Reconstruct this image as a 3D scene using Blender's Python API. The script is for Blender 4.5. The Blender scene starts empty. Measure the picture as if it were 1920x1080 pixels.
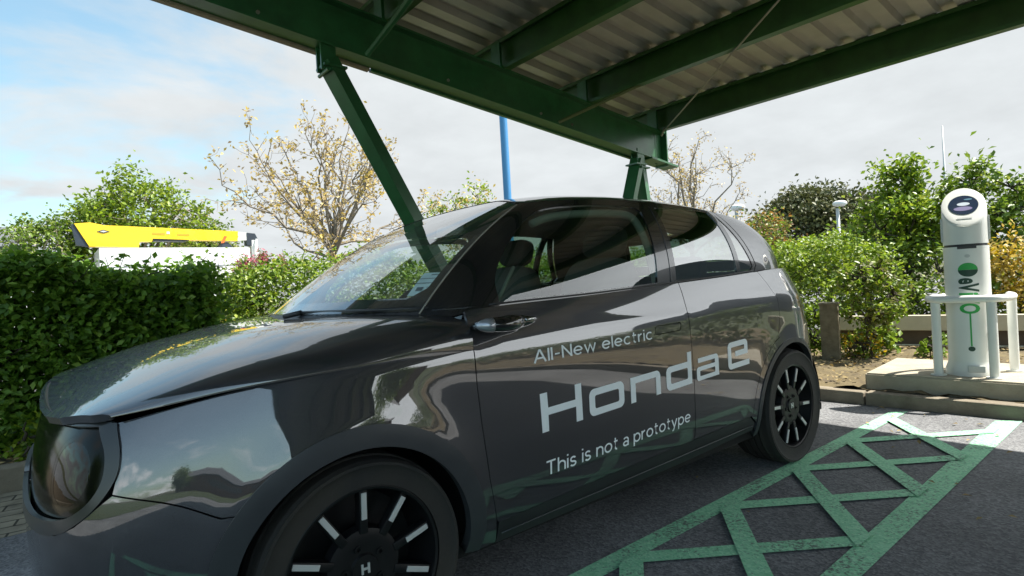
import bpy, bmesh, math, random
import numpy as np
from mathutils import Vector, Matrix, geometry
random.seed(7); RNG = np.random.default_rng(11)
SC = bpy.context.scene; COL = SC.collection

# ---------------------------------------------------------------- camera
cam_d = bpy.data.cameras.new("camera"); cam = bpy.data.objects.new("camera", cam_d); COL.objects.link(cam)
R_ = np.array([[0.7749, -0.6295, -0.0569], [0.0475, -0.0318, 0.9984], [0.6303, 0.7763, -0.0053]])
M = Matrix([[R_[0][0], R_[1][0], -R_[2][0], -0.6519], [R_[0][1], R_[1][1], -R_[2][1], -2.3585], [R_[0][2], R_[1][2], -R_[2][2], 1.0716], [0, 0, 0, 1]])
cam.matrix_world = M
cam_d.sensor_width = 36.0; cam_d.lens = 36.0 * 1075.0 / 1920.0; cam_d.clip_start = 0.05; cam_d.clip_end = 900
SC.camera = cam

# ---------------------------------------------------------------- sky, sun, exposure
SUNV = Vector((0.51, -0.385, 1.0)).normalized()
SUN_EL = math.asin(SUNV.z); SUN_ROT = math.atan2(SUNV.x, SUNV.y)
world = bpy.data.worlds.new("World"); SC.world = world; world.use_nodes = True
nt = world.node_tree; nt.nodes.clear()
def N(nt, kind, **kw):
    n = nt.nodes.new(kind)
    for k, v in kw.items():
        if k.startswith('i_'):
            key = k[2:]; key = int(key) if key.isdigit() else key.replace('_', ' ')
            n.inputs[key].default_value = v
        else: setattr(n, k, v)
    return n
L = lambda nt, a, b: nt.links.new(a, b)
out = N(nt, 'ShaderNodeOutputWorld'); bg = N(nt, 'ShaderNodeBackground'); bg.inputs[1].default_value = 0.063
sky = N(nt, 'ShaderNodeTexSky', sky_type='NISHITA', sun_disc=False, sun_elevation=SUN_EL, sun_rotation=SUN_ROT, air_density=1.0, dust_density=1.2, ozone_density=1.0)
tc = N(nt, 'ShaderNodeTexCoord'); sx = N(nt, 'ShaderNodeSeparateXYZ'); L(nt, tc.outputs['Generated'], sx.inputs[0])
zc = N(nt, 'ShaderNodeMath', operation='MAXIMUM', i_1=0.0); L(nt, sx.outputs[2], zc.inputs[0])
za = N(nt, 'ShaderNodeMath', operation='ADD', i_1=0.22); L(nt, zc.outputs[0], za.inputs[0])
dx = N(nt, 'ShaderNodeMath', operation='DIVIDE'); L(nt, sx.outputs[0], dx.inputs[0]); L(nt, za.outputs[0], dx.inputs[1])
dy = N(nt, 'ShaderNodeMath', operation='DIVIDE'); L(nt, sx.outputs[1], dy.inputs[0]); L(nt, za.outputs[0], dy.inputs[1])
cv = N(nt, 'ShaderNodeCombineXYZ'); L(nt, dx.outputs[0], cv.inputs[0]); L(nt, dy.outputs[0], cv.inputs[1])
nz = N(nt, 'ShaderNodeTexNoise', i_Scale=1.5, i_Detail=9.0, i_Roughness=0.56, i_Distortion=0.35); L(nt, cv.outputs[0], nz.inputs['Vector'])
# thinner cover towards -x, closed deck elsewhere
bx = N(nt, 'ShaderNodeMapRange', i_1=-0.10, i_2=0.62, i_3=-0.14, i_4=0.23); L(nt, sx.outputs[0], bx.inputs[0])
hb = N(nt, 'ShaderNodeMapRange', i_1=0.0, i_2=0.30, i_3=0.16, i_4=0.0); L(nt, sx.outputs[2], hb.inputs[0])
a1 = N(nt, 'ShaderNodeMath', operation='ADD'); L(nt, nz.outputs[0], a1.inputs[0]); L(nt, bx.outputs[0], a1.inputs[1])
a2 = N(nt, 'ShaderNodeMath', operation='ADD'); L(nt, a1.outputs[0], a2.inputs[0]); L(nt, hb.outputs[0], a2.inputs[1])
by = N(nt, 'ShaderNodeMapRange', i_1=0.1, i_2=-0.6, i_3=0.0, i_4=-0.10); L(nt, sx.outputs[1], by.inputs[0])
a3 = N(nt, 'ShaderNodeMath', operation='ADD'); L(nt, a2.outputs[0], a3.inputs[0]); L(nt, by.outputs[0], a3.inputs[1])
cm = N(nt, 'ShaderNodeMapRange', interpolation_type='SMOOTHSTEP', i_1=0.34, i_2=0.58, i_3=0.14, i_4=1.0); L(nt, a3.outputs[0], cm.inputs[0])
nz2 = N(nt, 'ShaderNodeTexNoise', i_Scale=3.2, i_Detail=8.0, i_Roughness=0.6); L(nt, cv.outputs[0], nz2.inputs['Vector'])
br = N(nt, 'ShaderNodeMapRange', i_1=0.3, i_2=0.7, i_3=0.96, i_4=1.10); L(nt, nz2.outputs[0], br.inputs[0])
cc = N(nt, 'ShaderNodeVectorMath', operation='SCALE'); cc.inputs[0].default_value = (4.45, 4.68, 4.80); 
gl_ = N(nt, 'ShaderNodeMapRange', interpolation_type='SMOOTHSTEP', i_1=0.15, i_2=-0.75, i_3=1.0, i_4=3.2); L(nt, sx.outputs[1], gl_.inputs[0])   # extra cloud brightness added behind the camera to light car side and lettering
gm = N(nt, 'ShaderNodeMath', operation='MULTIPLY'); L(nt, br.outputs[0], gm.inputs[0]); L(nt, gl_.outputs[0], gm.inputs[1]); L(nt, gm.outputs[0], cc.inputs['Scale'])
sm = N(nt, 'ShaderNodeVectorMath', operation='MULTIPLY'); sm.inputs[1].default_value = (1.38, 1.72, 1.50); L(nt, sky.outputs[0], sm.inputs[0])
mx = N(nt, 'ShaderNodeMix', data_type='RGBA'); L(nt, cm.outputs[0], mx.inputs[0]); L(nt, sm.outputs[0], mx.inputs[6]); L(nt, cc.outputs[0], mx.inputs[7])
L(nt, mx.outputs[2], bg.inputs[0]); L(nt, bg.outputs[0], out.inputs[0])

sd = bpy.data.lights.new("sun", 'SUN'); sd.energy = 4.2; sd.angle = math.radians(0.53); sd.color = (1.0, 0.95, 0.86)
so = bpy.data.objects.new("sun", sd); COL.objects.link(so)
so.rotation_euler = SUNV.to_track_quat('Z', 'Y').to_euler(); so.location = (10, -10, 20)
SC.view_settings.view_transform = 'Standard'; SC.view_settings.look = 'None'; SC.view_settings.gamma = 1.0
SC.view_settings.exposure = 1.45
SC.cycles.max_bounces = 8; SC.cycles.transparent_max_bounces = 16; SC.cycles.glossy_bounces = 4
SC.cycles.caustics_reflective = False; SC.cycles.caustics_refractive = False

# ---------------------------------------------------------------- materials
def mat(name, col, rough=0.6, metal=0.0, coat=0.0, coat_rough=0.03, coat_ior=1.5, noise=0.0, nscale=8.0, ncol=None, bump=0.0, bscale=60.0, spec=None, ior=None, trans=0.0):
    m = bpy.data.materials.new(name); m.use_nodes = True; t = m.node_tree; b = t.nodes['Principled BSDF']
    b.inputs['Base Color'].default_value = (*col, 1); b.inputs['Roughness'].default_value = rough; b.inputs['Metallic'].default_value = metal
    b.inputs['Coat Weight'].default_value = coat; b.inputs['Coat Roughness'].default_value = coat_rough; b.inputs['Coat IOR'].default_value = coat_ior
    if ior: b.inputs['IOR'].default_value = ior
    if spec is not None: b.inputs['Specular IOR Level'].default_value = spec
    co = N(t, 'ShaderNodeTexCoord')
    if noise or ncol:
        n = N(t, 'ShaderNodeTexNoise', i_Scale=nscale, i_Detail=6.0, i_Roughness=0.6); L(t, co.outputs['Object'], n.inputs['Vector'])
        mr = N(t, 'ShaderNodeMapRange', i_1=0.3, i_2=0.7, i_3=0.0, i_4=1.0); L(t, n.outputs[0], mr.inputs[0])
        mi = N(t, 'ShaderNodeMix', data_type='RGBA'); L(t, mr.outputs[0], mi.inputs[0])
        c2 = ncol if ncol else tuple(c * (1 + noise) for c in col); c1 = col if ncol else tuple(c * (1 - noise) for c in col)
        mi.inputs[6].default_value = (*c1, 1); mi.inputs[7].default_value = (*c2, 1); L(t, mi.outputs[2], b.inputs['Base Color'])
    if bump:
        n2 = N(t, 'ShaderNodeTexNoise', i_Scale=bscale, i_Detail=4.0); L(t, co.outputs['Object'], n2.inputs['Vector'])
        bp = N(t, 'ShaderNodeBump', i_Strength=bump, i_Distance=0.01); L(t, n2.outputs[0], bp.inputs['Height']); L(t, bp.outputs[0], b.inputs['Normal'])
    return m
def glass(name, tint, ior, rough=0.0, film=0.0, graze=0.0):
    m = bpy.data.materials.new(name); m.use_nodes = True; t = m.node_tree; t.nodes.clear()
    o = N(t, 'ShaderNodeOutputMaterial'); tr = N(t, 'ShaderNodeBsdfTransparent'); tr.inputs[0].default_value = (*tint, 1)
    gl = N(t, 'ShaderNodeBsdfGlossy'); gl.inputs['Roughness'].default_value = rough; gl.inputs[0].default_value = (1, 1, 1, 1)
    fr = N(t, 'ShaderNodeFresnel', i_IOR=ior); mixs = N(t, 'ShaderNodeMixShader')
    L(t, fr.outputs[0], mixs.inputs[0]); L(t, tr.outputs[0], mixs.inputs[1]); L(t, gl.outputs[0], mixs.inputs[2])
    last = mixs
    if graze:      # coated glass: mirror share climbs early towards grazing angles
        lw = N(t, 'ShaderNodeLayerWeight', i_Blend=0.5); pw = N(t, 'ShaderNodeMath', operation='POWER', i_1=2.6); L(t, lw.outputs['Facing'], pw.inputs[0])
        ma = N(t, 'ShaderNodeMath', operation='MULTIPLY_ADD', i_1=1.0 - graze, i_2=graze, use_clamp=True); L(t, pw.outputs[0], ma.inputs[0]); L(t, ma.outputs[0], mixs.inputs[0])
    if film:
        df = N(t, 'ShaderNodeBsdfDiffuse'); df.inputs[0].default_value = (0.55, 0.55, 0.52, 1)
        co = N(t, 'ShaderNodeTexCoord'); nn = N(t, 'ShaderNodeTexNoise', i_Scale=5.0, i_Detail=5.0); L(t, co.outputs['Object'], nn.inputs['Vector'])
        mr = N(t, 'ShaderNodeMapRange', i_1=0.3, i_2=0.7, i_3=film * 0.5, i_4=film * 1.4); L(t, nn.outputs[0], mr.inputs[0])
        m2 = N(t, 'ShaderNodeMixShader'); L(t, mr.outputs[0], m2.inputs[0]); L(t, last.outputs[0], m2.inputs[1]); L(t, df.outputs[0], m2.inputs[2]); last = m2
    L(t, last.outputs[0], o.inputs[0]); return m
def leafmat(name, c1, c2, c3=None, rough=0.45, trans=0.35):
    m = bpy.data.materials.new(name); m.use_nodes = True; t = m.node_tree; t.nodes.clear()
    o = N(t, 'ShaderNodeOutputMaterial'); g = N(t, 'ShaderNodeNewGeometry'); r = N(t, 'ShaderNodeValToRGB')
    r.color_ramp.elements[0].color = (*c1, 1); r.color_ramp.elements[1].color = (*c2, 1)
    if c3: e = r.color_ramp.elements.new(0.85); e.color = (*c2, 1); r.color_ramp.elements[2].color = (*c3, 1)
    L(t, g.outputs['Random Per Island'], r.inputs[0])
    p = N(t, 'ShaderNodeBsdfPrincipled', i_Roughness=rough); L(t, r.outputs[0], p.inputs['Base Color'])
    tl = N(t, 'ShaderNodeBsdfTranslucent'); L(t, r.outputs[0], tl.inputs[0])
    mm = N(t, 'ShaderNodeMixShader', i_0=trans); L(t, p.outputs[0], mm.inputs[1]); L(t, tl.outputs[0], mm.inputs[2]); L(t, mm.outputs[0], o.inputs[0])
    return m
def paint_mat():
    m = mat('car_paint', (0.03, 0.03, 0.034), 0.40, 0.45, 1.0, 0.015, 2.15)
    t = m.node_tree; b = t.nodes['Principled BSDF']
    co = N(t, 'ShaderNodeTexCoord'); n = N(t, 'ShaderNodeTexNoise', i_Scale=1400.0, i_Detail=2.0); L(t, co.outputs['Object'], n.inputs['Vector'])
    mi = N(t, 'ShaderNodeMix', data_type='RGBA'); mi.inputs[6].default_value = (0.017, 0.0175, 0.021, 1); mi.inputs[7].default_value = (0.046, 0.046, 0.055, 1)
    L(t, n.outputs[0], mi.inputs[0]); L(t, mi.outputs[2], b.inputs['Base Color'])
    d = N(t, 'ShaderNodeTexNoise', i_Scale=9.0, i_Detail=7.0, i_Roughness=0.65); L(t, co.outputs['Object'], d.inputs['Vector'])
    mr = N(t, 'ShaderNodeMapRange', i_1=0.35, i_2=0.75, i_3=0.008, i_4=0.045); L(t, d.outputs[0], mr.inputs[0]); L(t, mr.outputs[0], b.inputs['Coat Roughness'])
    return m
PAINT = paint_mat()
PANELB = mat('panel_black', (0.004, 0.005, 0.004), 0.12, 0, 0.0, 0.02, 1.4, spec=.22)
GLOSSB = mat('gloss_black', (0.006, 0.006, 0.007), 0.25, 0, 1.0, 0.01, 1.6)
SATINB = mat('satin_black', (0.022, 0.023, 0.025), 0.42, noise=0.15)
ARCHM = mat('arch_grey', (0.046, 0.050, 0.056), 0.36, 0.25, noise=0.08)
RINGM = mat('face_ring_grey', (0.020, 0.023, 0.025), 0.40, 0.1, 0.5, 0.15)
DARK = mat('dark_void', (0.004, 0.004, 0.004), 0.9)
RUBBER = mat('rubber', (0.013, 0.013, 0.0135), 0.72, ncol=(0.028, 0.024, 0.019), nscale=5.0, bump=0.15, bscale=90)
RIMB = mat('rim_black', (0.007, 0.007, 0.008), 0.45, 0, 0.0, 0.1, spec=.3)
SILVER = mat('machined_alloy', (0.58, 0.59, 0.58), 0.4, 0.3)
ARMSKY = mat('arm_sky_sheen', (0.42, 0.44, 0.48), 0.28, 0.6, 0.5)  # pale colour stands in for sky reflected on the camera arm's nose
CHROME = mat('chrome', (0.72, 0.73, 0.75), 0.10, 1.0)
VINYL = mat('white_vinyl', (0.88, 0.92, 0.94), 0.5)
CABIN = mat('cabin_fabric', (0.030, 0.031, 0.032), 0.85, noise=0.2, nscale=60)
CABING = mat('cabin_grey', (0.075, 0.078, 0.075), 0.8, noise=0.15, nscale=90)
TRIM = mat('cabin_beige', (0.22, 0.22, 0.19), 0.7)
PAPER = mat('dash_paper', (0.70, 0.90, 0.92), 0.6)
INK = mat('ink', (0.10, 0.16, 0.20), 0.6)
WSG = glass('windscreen_glass', (0.95, 0.98, 0.96), 3.1, 0.004, 0.05, 0.16)
SIDEG = glass('side_glass', (0.66, 0.80, 0.72), 1.75, 0.0, 0.006, 0.07)
PRIVG = glass('privacy_glass', (0.32, 0.42, 0.36), 2.8, 0.0, 0.0, 0.18)
LAMPG = glass('lamp_glass', (0.05, 0.065, 0.045), 1.4, 0.01)
LAMPRING = mat('lamp_ring', (0.020, 0.022, 0.022), 0.2, 0.0, 0.6)
GREEN = mat('green_paint', (0.024, 0.118, 0.042), 0.42, 0, 0.25, 0.2, noise=0.25, nscale=6, bump=0.05, bscale=25)
GREENC = mat('green_paint_cross', (0.028, 0.098, 0.018), 0.45, 0, 0.2, 0.25, noise=0.25, nscale=6)
GREENL = mat('green_paint_strut', (0.024, 0.115, 0.042), 0.38, 0, 0.3, 0.2, noise=0.2, nscale=5)
SHEET = mat('roof_sheet_grey', (0.40, 0.39, 0.35), 0.5, 0.1, ncol=(0.56, 0.545, 0.49), nscale=2.5)
STEEL = mat('steel', (0.32, 0.30, 0.25), 0.5, 0.5)
CONC = mat('concrete', (0.40, 0.36, 0.28), 0.85, ncol=(0.30, 0.265, 0.20), nscale=5, bump=0.35, bscale=70)
KERBM = mat('kerb_stone', (0.25, 0.215, 0.16), 0.9, ncol=(0.15, 0.125, 0.09), nscale=6, bump=0.4, bscale=60)
WHITEP = mat('white_powder', (0.72, 0.73, 0.70), 0.35, 0, 0.2, noise=0.03)
GREYP = mat('grey_powder', (0.50, 0.52, 0.51), 0.40)
BLACKP = mat('black_plastic', (0.02, 0.02, 0.022), 0.4)
EGREEN = mat('sign_green', (0.03, 0.36, 0.07), 0.5)
EDARK = mat('sign_dark', (0.012, 0.05, 0.03), 0.5)
SCREENM = mat('screen', (0.02, 0.035, 0.07), 0.08, 0, 1.0)
WOOD = mat('weathered_wood', (0.21, 0.185, 0.13), 0.85, ncol=(0.11, 0.095, 0.06), nscale=14, bump=0.4, bscale=40)
CREAM = mat('cream_rail', (0.52, 0.46, 0.35), 0.7, noise=0.1, nscale=3)
BROWN = mat('brown_board', (0.085, 0.06, 0.042), 0.8, noise=0.3, nscale=6)
BARK = mat('bark', (0.25, 0.215, 0.165), 0.9, ncol=(0.15, 0.125, 0.095), nscale=12, bump=0.5, bscale=40)
BARKD = mat('bark_dark', (0.055, 0.045, 0.03), 0.9, noise=0.3, nscale=12)
YELLOW = mat('boom_yellow', (0.78, 0.53, 0.012), 0.4, 0, 0.3, noise=0.06)
TRUCKW = mat('truck_white', (0.74, 0.75, 0.74), 0.35, 0, 0.4, noise=0.04)
NAVY = mat('navy_steel', (0.02, 0.03, 0.045), 0.5)
ORANGE = mat('orange_latch', (0.75, 0.12, 0.02), 0.5)
BLUEP = mat('blue_pole', (0.030, 0.20, 0.44), 0.4, 0, 0.3)
BRICKR = mat('rear_brick', (0.23, 0.13, 0.085), 0.9, ncol=(0.30, 0.18, 0.12), nscale=4)
SLATE = mat('slate_roof', (0.10, 0.105, 0.115), 0.7, noise=0.2, nscale=6)
RENDERW = mat('pale_render', (0.55, 0.50, 0.42), 0.85)

# ---------------------------------------------------------------- mesh helpers
def link(o, parent=None):
    COL.objects.link(o)
    if parent is not None: o.parent = parent
    return o
def obj(name, me, m, parent=None, smooth=False):
    if smooth: me.polygons.foreach_set('use_smooth', [True] * len(me.polygons))
    o = bpy.data.objects.new(name, me)
    if isinstance(m, (list, tuple)):
        for q in m: me.materials.append(q)
    else: me.materials.append(m)
    return link(o, parent)
def mesh(name, v, f):
    me = bpy.data.meshes.new(name); me.from_pydata([tuple(map(float, q)) for q in v], [], [tuple(map(int, q)) for q in f]); me.update(); return me
def empty(name, loc=(0, 0, 0)):
    o = bpy.data.objects.new(name, None); o.location = loc; o.empty_display_size = 0.1; return link(o)
def tag(o, label=None, cat=None, group=None, kind=None):
    if label: o['label'] = label
    if cat: o['category'] = cat
    if group: o['group'] = group
    if kind: o['kind'] = kind
    return o
class MB:
    def __init__(s): s.v = []; s.f = []; s.mi = []
    def add(s, v, f, mi=0):
        b = len(s.v); s.v += [tuple(map(float, q)) for q in v]; s.f += [tuple(int(i) + b for i in q) for q in f]; s.mi += [mi] * len(f); return s
    def box(s, c, h, rot=None, bev=0.0, mi=0):
        # chamfered box: c centre, h half sizes, rot 3x3
        bm = bmesh.new(); bmesh.ops.create_cube(bm, size=2.0)
        for q in bm.verts: q.co = Vector((q.co.x * h[0], q.co.y * h[1], q.co.z * h[2]))
        if bev: bmesh.ops.bevel(bm, geom=bm.edges[:], offset=bev, segments=2, affect='EDGES', profile=0.5)
        Rm = Matrix(rot) if rot is not None else Matrix.Identity(3)
        bm.verts.index_update(); v = [Rm @ q.co + Vector(c) for q in bm.verts]; f = [[q.index for q in p.verts] for p in bm.faces]; bm.free()
        return s.add(v, f, mi)
    def tube(s, pts, rad, n=10, mi=0, cap=True):
        pts = [Vector(p) for p in pts]; rad = rad if isinstance(rad, (list, tuple)) else [rad] * len(pts)
        v = []; f = []; prev = None
        for i, p in enumerate(pts):
            d = (pts[min(i + 1, len(pts) - 1)] - pts[max(i - 1, 0)]).normalized()
            if prev is None: a = d.orthogonal().normalized()
            else:
                a = prev - d * prev.dot(d); a = a.normalized() if a.length > 1e-6 else d.orthogonal().normalized()
            prev = a; b = d.cross(a)
            for k in range(n):
                w = 2 * math.pi * k / n; v.append(p + (a * math.cos(w) + b * math.sin(w)) * rad[i])
        for i in range(len(pts) - 1):
            for k in range(n): f.append((i * n + k, i * n + (k + 1) % n, (i + 1) * n + (k + 1) % n, (i + 1) * n + k))
        if cap: f.append(tuple(range(n))[::-1]); f.append(tuple((len(pts) - 1) * n + k for k in range(n)))
        return s.add(v, f, mi)
    def lathe(s, prof, axis='z', c=(0, 0, 0), n=48, mi=0, sx=1.0, sy=1.0):
        v = []; f = []
        for r, h in prof:
            for k in range(n):
                w = 2 * math.pi * k / n; a, b = r * math.cos(w) * sx, r * math.sin(w) * sy
                v.append((c[0] + a, c[1] + b, c[2] + h) if axis == 'z' else (c[0] + a, c[1] + h, c[2] + b))
        for i in range(len(prof) - 1):
            for k in range(n): f.append((i * n + k, i * n + (k + 1) % n, (i + 1) * n + (k + 1) % n, (i + 1) * n + k))
        return s.add(v, f, mi)
    def prism(s, poly, z0, z1, plane='xy', mi=0):
        # poly in plane, extruded along the third axis z0..z1
        n = len(poly); v = []
        for h in (z0, z1):
            for a, b in poly: v.append((a, b, h) if plane == 'xy' else ((a, h, b) if plane == 'xz' else (h, a, b)))
        f = [tuple(range(n))[::-1], tuple(range(n, 2 * n))] + [(i, (i + 1) % n, n + (i + 1) % n, n + i) for i in range(n)]
        return s.add(v, f, mi)
    def build(s, name, m, parent=None, smooth=False, auto=None):
        me = mesh(name, s.v, s.f)
        o = obj(name, me, m, parent, smooth)
        if max(s.mi, default=0): me.polygons.foreach_set('material_index', s.mi)
        bm = bmesh.new(); bm.from_mesh(me); bmesh.ops.recalc_face_normals(bm, faces=bm.faces); 
        if auto is not None:
            for e in bm.edges: e.smooth = (len(e.link_faces) == 2 and e.calc_face_angle(0) < math.radians(auto))
            for q in bm.faces: q.smooth = True
        bm.to_mesh(me); bm.free(); return o
def superbox(c, h, e=0.35, rot=None, nu=28, nv=16):
    v = []; f = []
    pw = lambda a, p: math.copysign(abs(a) ** p, a)
    for j in range(nv + 1):
        ph = -math.pi / 2 + math.pi * j / nv
        for i in range(nu):
            th = 2 * math.pi * i / nu
            p = Vector((h[0] * pw(math.cos(ph), e) * pw(math.cos(th), e), h[1] * pw(math.cos(ph), e) * pw(math.sin(th), e), h[2] * pw(math.sin(ph), e)))
            if rot is not None: p = rot @ p
            v.append(p + Vector(c))
    for j in range(nv):
        for i in range(nu): f.append((j * nu + i, j * nu + (i + 1) % nu, (j + 1) * nu + (i + 1) % nu, (j + 1) * nu + i))
    return v, f
def beam_between(a, b, w, h, up=(0, 0, 1), kind='box', t=0.012):
    # returns MB with box / channel section from a to b; w sideways, h along up
    a = Vector(a); b = Vector(b); d = (b - a).normalized(); s_ = d.cross(Vector(up)).normalized(); u = s_.cross(d)
    m = MB()
    def bar(ou, os, hu, hs):
        Rm = [[d.x, s_.x, u.x], [d.y, s_.y, u.y], [d.z, s_.z, u.z]]
        m.box(tuple((a + b) / 2 + s_ * os + u * ou), ((b - a).length / 2, hs, hu), Rm)
    if kind == 'box': bar(0, 0, h / 2, w / 2)
    elif kind == 'I':
        bar(0, 0, h / 2 - t, t / 2); bar(h / 2 - t / 2, 0, t / 2, w / 2); bar(-h / 2 + t / 2, 0, t / 2, w / 2)
    elif kind == 'C':
        bar(0, 0, h / 2 - t, t / 2); bar(h / 2 - t / 2, w / 2 - t / 2, t / 2, w / 2); bar(-h / 2 + t / 2, w / 2 - t / 2, t / 2, w / 2)
        bar(h / 2 - t - 0.012, w - t, 0.012, t / 2); bar(-h / 2 + t + 0.012, w - t, 0.012, t / 2)
    return m

# ================================================================ CAR (front towards -x, near side at -y)
def nspline(s,y):
    s=np.asarray(s,float);y=np.asarray(y,float);n=len(s)
    h=np.diff(s);A=np.eye(n);b=np.zeros((n,)+y.shape[1:])
    for i in range(1,n-1):
        A[i,i-1]=h[i-1];A[i,i]=2*(h[i-1]+h[i]);A[i,i+1]=h[i]
        b[i]=6*((y[i+1]-y[i])/h[i]-(y[i]-y[i-1])/h[i-1])
    M=np.linalg.solve(A,b)
    def f(q):
        q=np.asarray(q,float);i=np.clip(np.searchsorted(s,q)-1,0,n-2)
        hi=h[i];a=(s[i+1]-q)/hi;c=(q-s[i])/hi
        ex=(lambda v:v[...,None]) if y.ndim>1 else (lambda v:v)
        return ex(a)*y[i]+ex(c)*y[i+1]+(ex(a**3-a)*M[i]+ex(c**3-c)*M[i+1])*ex(hi*hi)/6
    return f
def lin(xs,ys):
    xs=np.array(xs,float);ys=np.array(ys,float)
    # monotone cubic (Fritsch-Carlson)
    h=np.diff(xs);d=np.diff(ys)/h;m=np.zeros(len(xs))
    m[0]=d[0];m[-1]=d[-1]
    for i in range(1,len(xs)-1):
        m[i]=0 if d[i-1]*d[i]<=0 else 2*d[i-1]*d[i]/(d[i-1]+d[i])
    def f(q):
        q=np.clip(np.asarray(q,float),xs[0],xs[-1]);i=np.clip(np.searchsorted(xs,q)-1,0,len(xs)-2)
        t=(q-xs[i])/h[i]
        return (2*t**3-3*t**2+1)*ys[i]+(t**3-2*t**2+t)*h[i]*m[i]+(-2*t**3+3*t**2)*ys[i+1]+(t**3-t**2)*h[i]*m[i+1]
    return f
def sstep(a,b,x):
    t=np.clip((np.asarray(x,float)-a)/(b-a),0,1);return t*t*(3-2*t)
PLAN=np.array([(-.715,0),(-.712,.25),(-.700,.45),(-.672,.60),(-.615,.715),(-.52,.785),(-.40,.825),(-.2,.858),(.2,.873),(.8,.876),(1.4,.876),(2.1,.876),(2.53,.870),(2.75,.845),(2.92,.785),(3.03,.68),(3.09,.5),(3.12,.25),(3.125,0)])
_c=np.r_[0,np.cumsum(np.hypot(*np.diff(PLAN,axis=0).T))]
_sp=nspline(_c,PLAN)
_q=np.linspace(0,_c[-1],2000);_pp=_sp(_q);_al=np.r_[0,np.cumsum(np.hypot(*np.diff(_pp,axis=0).T))]
_t0=np.interp(1.0,_pp[:,0],_al)-1.0      # t==x at x=1
TF=-_t0; TR=_al[-1]-_t0
def plan(t): return _sp(np.interp(np.asarray(t,float)+_t0,_al,_q))
WZ=lin([.18,.26,.34,.45,.6,.75,.84,.875,.90,.95,1.0,1.06],[.80,.838,.860,.870,.876,.877,.875,.870,.861,.845,.826,.800])
SF=lin([.15,.25,.35,.5,.60,.70,.75,.80,.84,.9],[.09,.02,-.004,-.014,-.010,.008,.022,.046,.072,.13])
SR=lin([.15,.3,.45,.6,.75,.9,1.08],[-.10,-.02,0,0,-.03,-.09,-.17])
DZ=lin([.4,1.5,2.2,2.6],[0,.026,.055,.06])
def S_low(t,z):
    t=np.asarray(t,float);z=np.asarray(z,float)
    p=plan(t);x=p[...,0];h=p[...,1]
    z2=z-DZ(x)*sstep(.55,.85,z)
    h=h*WZ(z2)/.876
    for cx,rr in((0,.36),(2.515,.34)):
        r=np.hypot(x-cx,z-.31);h=h+.013*np.exp(-(np.maximum(r-rr,0)/.085)**2)*sstep(.15,.3,z)
    h=h-.38*sstep(.38,-.50,x)*np.maximum(z-.5,0)**2
    x2=x+sstep(.1,-.55,x)*SF(z)+sstep(2.2,3.0,x)*SR(z)
    return np.stack([x2,-h,z+0*x],-1)
ST=np.array([
(.08,0,1.005,.95,0,1.462),(.12,.30,1.004,.94,.28,1.455),(.20,.52,1.003,.90,.46,1.432),(.30,.68,1.003,.855,.575,1.402),
(.42,.772,1.006,.89,.612,1.402),(.60,.804,1.012,1.00,.630,1.412),(.95,.813,1.020,1.20,.645,1.425),(1.5,.816,1.040,1.55,.65,1.432),
(2.0,.806,1.060,2.0,.645,1.418),(2.4,.780,1.08,2.40,.622,1.385),(2.65,.740,1.085,2.60,.59,1.36),(2.82,.66,1.085,2.72,.52,1.345),
(2.90,.45,1.085,2.78,.35,1.35),(2.93,0,1.085,2.80,0,1.36)])
_m=(ST[:,:3]+ST[:,3:])/2
_k=np.r_[0,np.cumsum(np.linalg.norm(np.diff(_m,axis=0),axis=1))];_k=_k-_k[7]+1.5
KU=_k
_spu=nspline(_k,ST)
def S_up(t,v):
    t=np.asarray(t,float);v=np.asarray(v,float)
    q=_spu(t);b=q[...,:3];c=q[...,3:]
    e=1e-3;dq=_spu(t+e)-_spu(t-e);tg=(dq[...,:3]+dq[...,3:])/2
    up=c-b;n=-np.cross(tg,up);n=n/np.linalg.norm(n,axis=-1,keepdims=True)
    # outward: away from centre
    p=(1-v)[...,None]*b+v[...,None]*c
    o=p+n*(0.035*4*v*(1-v))[...,None]
    o=o.copy();o[...,1]*=-1
    return o
HC=lin([-.75,-.66,-.6,-.5,-.3,-.1,.1,.3,.5],[.770,.805,.835,.875,.935,.972,.994,1.008,1.015])
HZ=lin([-.75,-.57,-.463,-.292,-.09,.148,.408],[.795,.815,.8288,.8488,.861,.8693,.872])
def tinv(x):
    g=np.linspace(TF,1.2,600);return np.interp(x,plan(g)[:,0],g)
def S_hood(u, w):
    u = np.asarray(u, float); w = np.asarray(w, float); th = np.clip(w, 1e-4, 1) * math.pi / 2; pw = 2 / (2.5 + 1.4 * sstep(.5, 1.0, u))
    yf = np.maximum(np.cos(th), 1e-9) ** pw; hf = np.sin(th) ** pw
    fx = np.interp(.741 * yf, [p[1] for p in PLAN[:9]], [p[0] + .031 for p in PLAN[:9]])
    rx = np.interp(.868 * yf, [0, .3, .52, .68, .76, .84, .87], [.062, .103, .185, .290, .372, .386, .387])
    x = fx + (rx - fx) * u
    xe = np.maximum(x, -.563); ze = HZ(x)
    ye = -S_low(tinv(xe), HZ(xe))[..., 1]
    return np.stack([x, -ye * yf, ze + (HC(x) - ze) * hf], -1)
HRF = lin([.9, 1.2, 1.55, 1.9, 2.3, 2.6, 2.85], [1.458, 1.492, 1.508, 1.503, 1.47, 1.42, 1.355])
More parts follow.
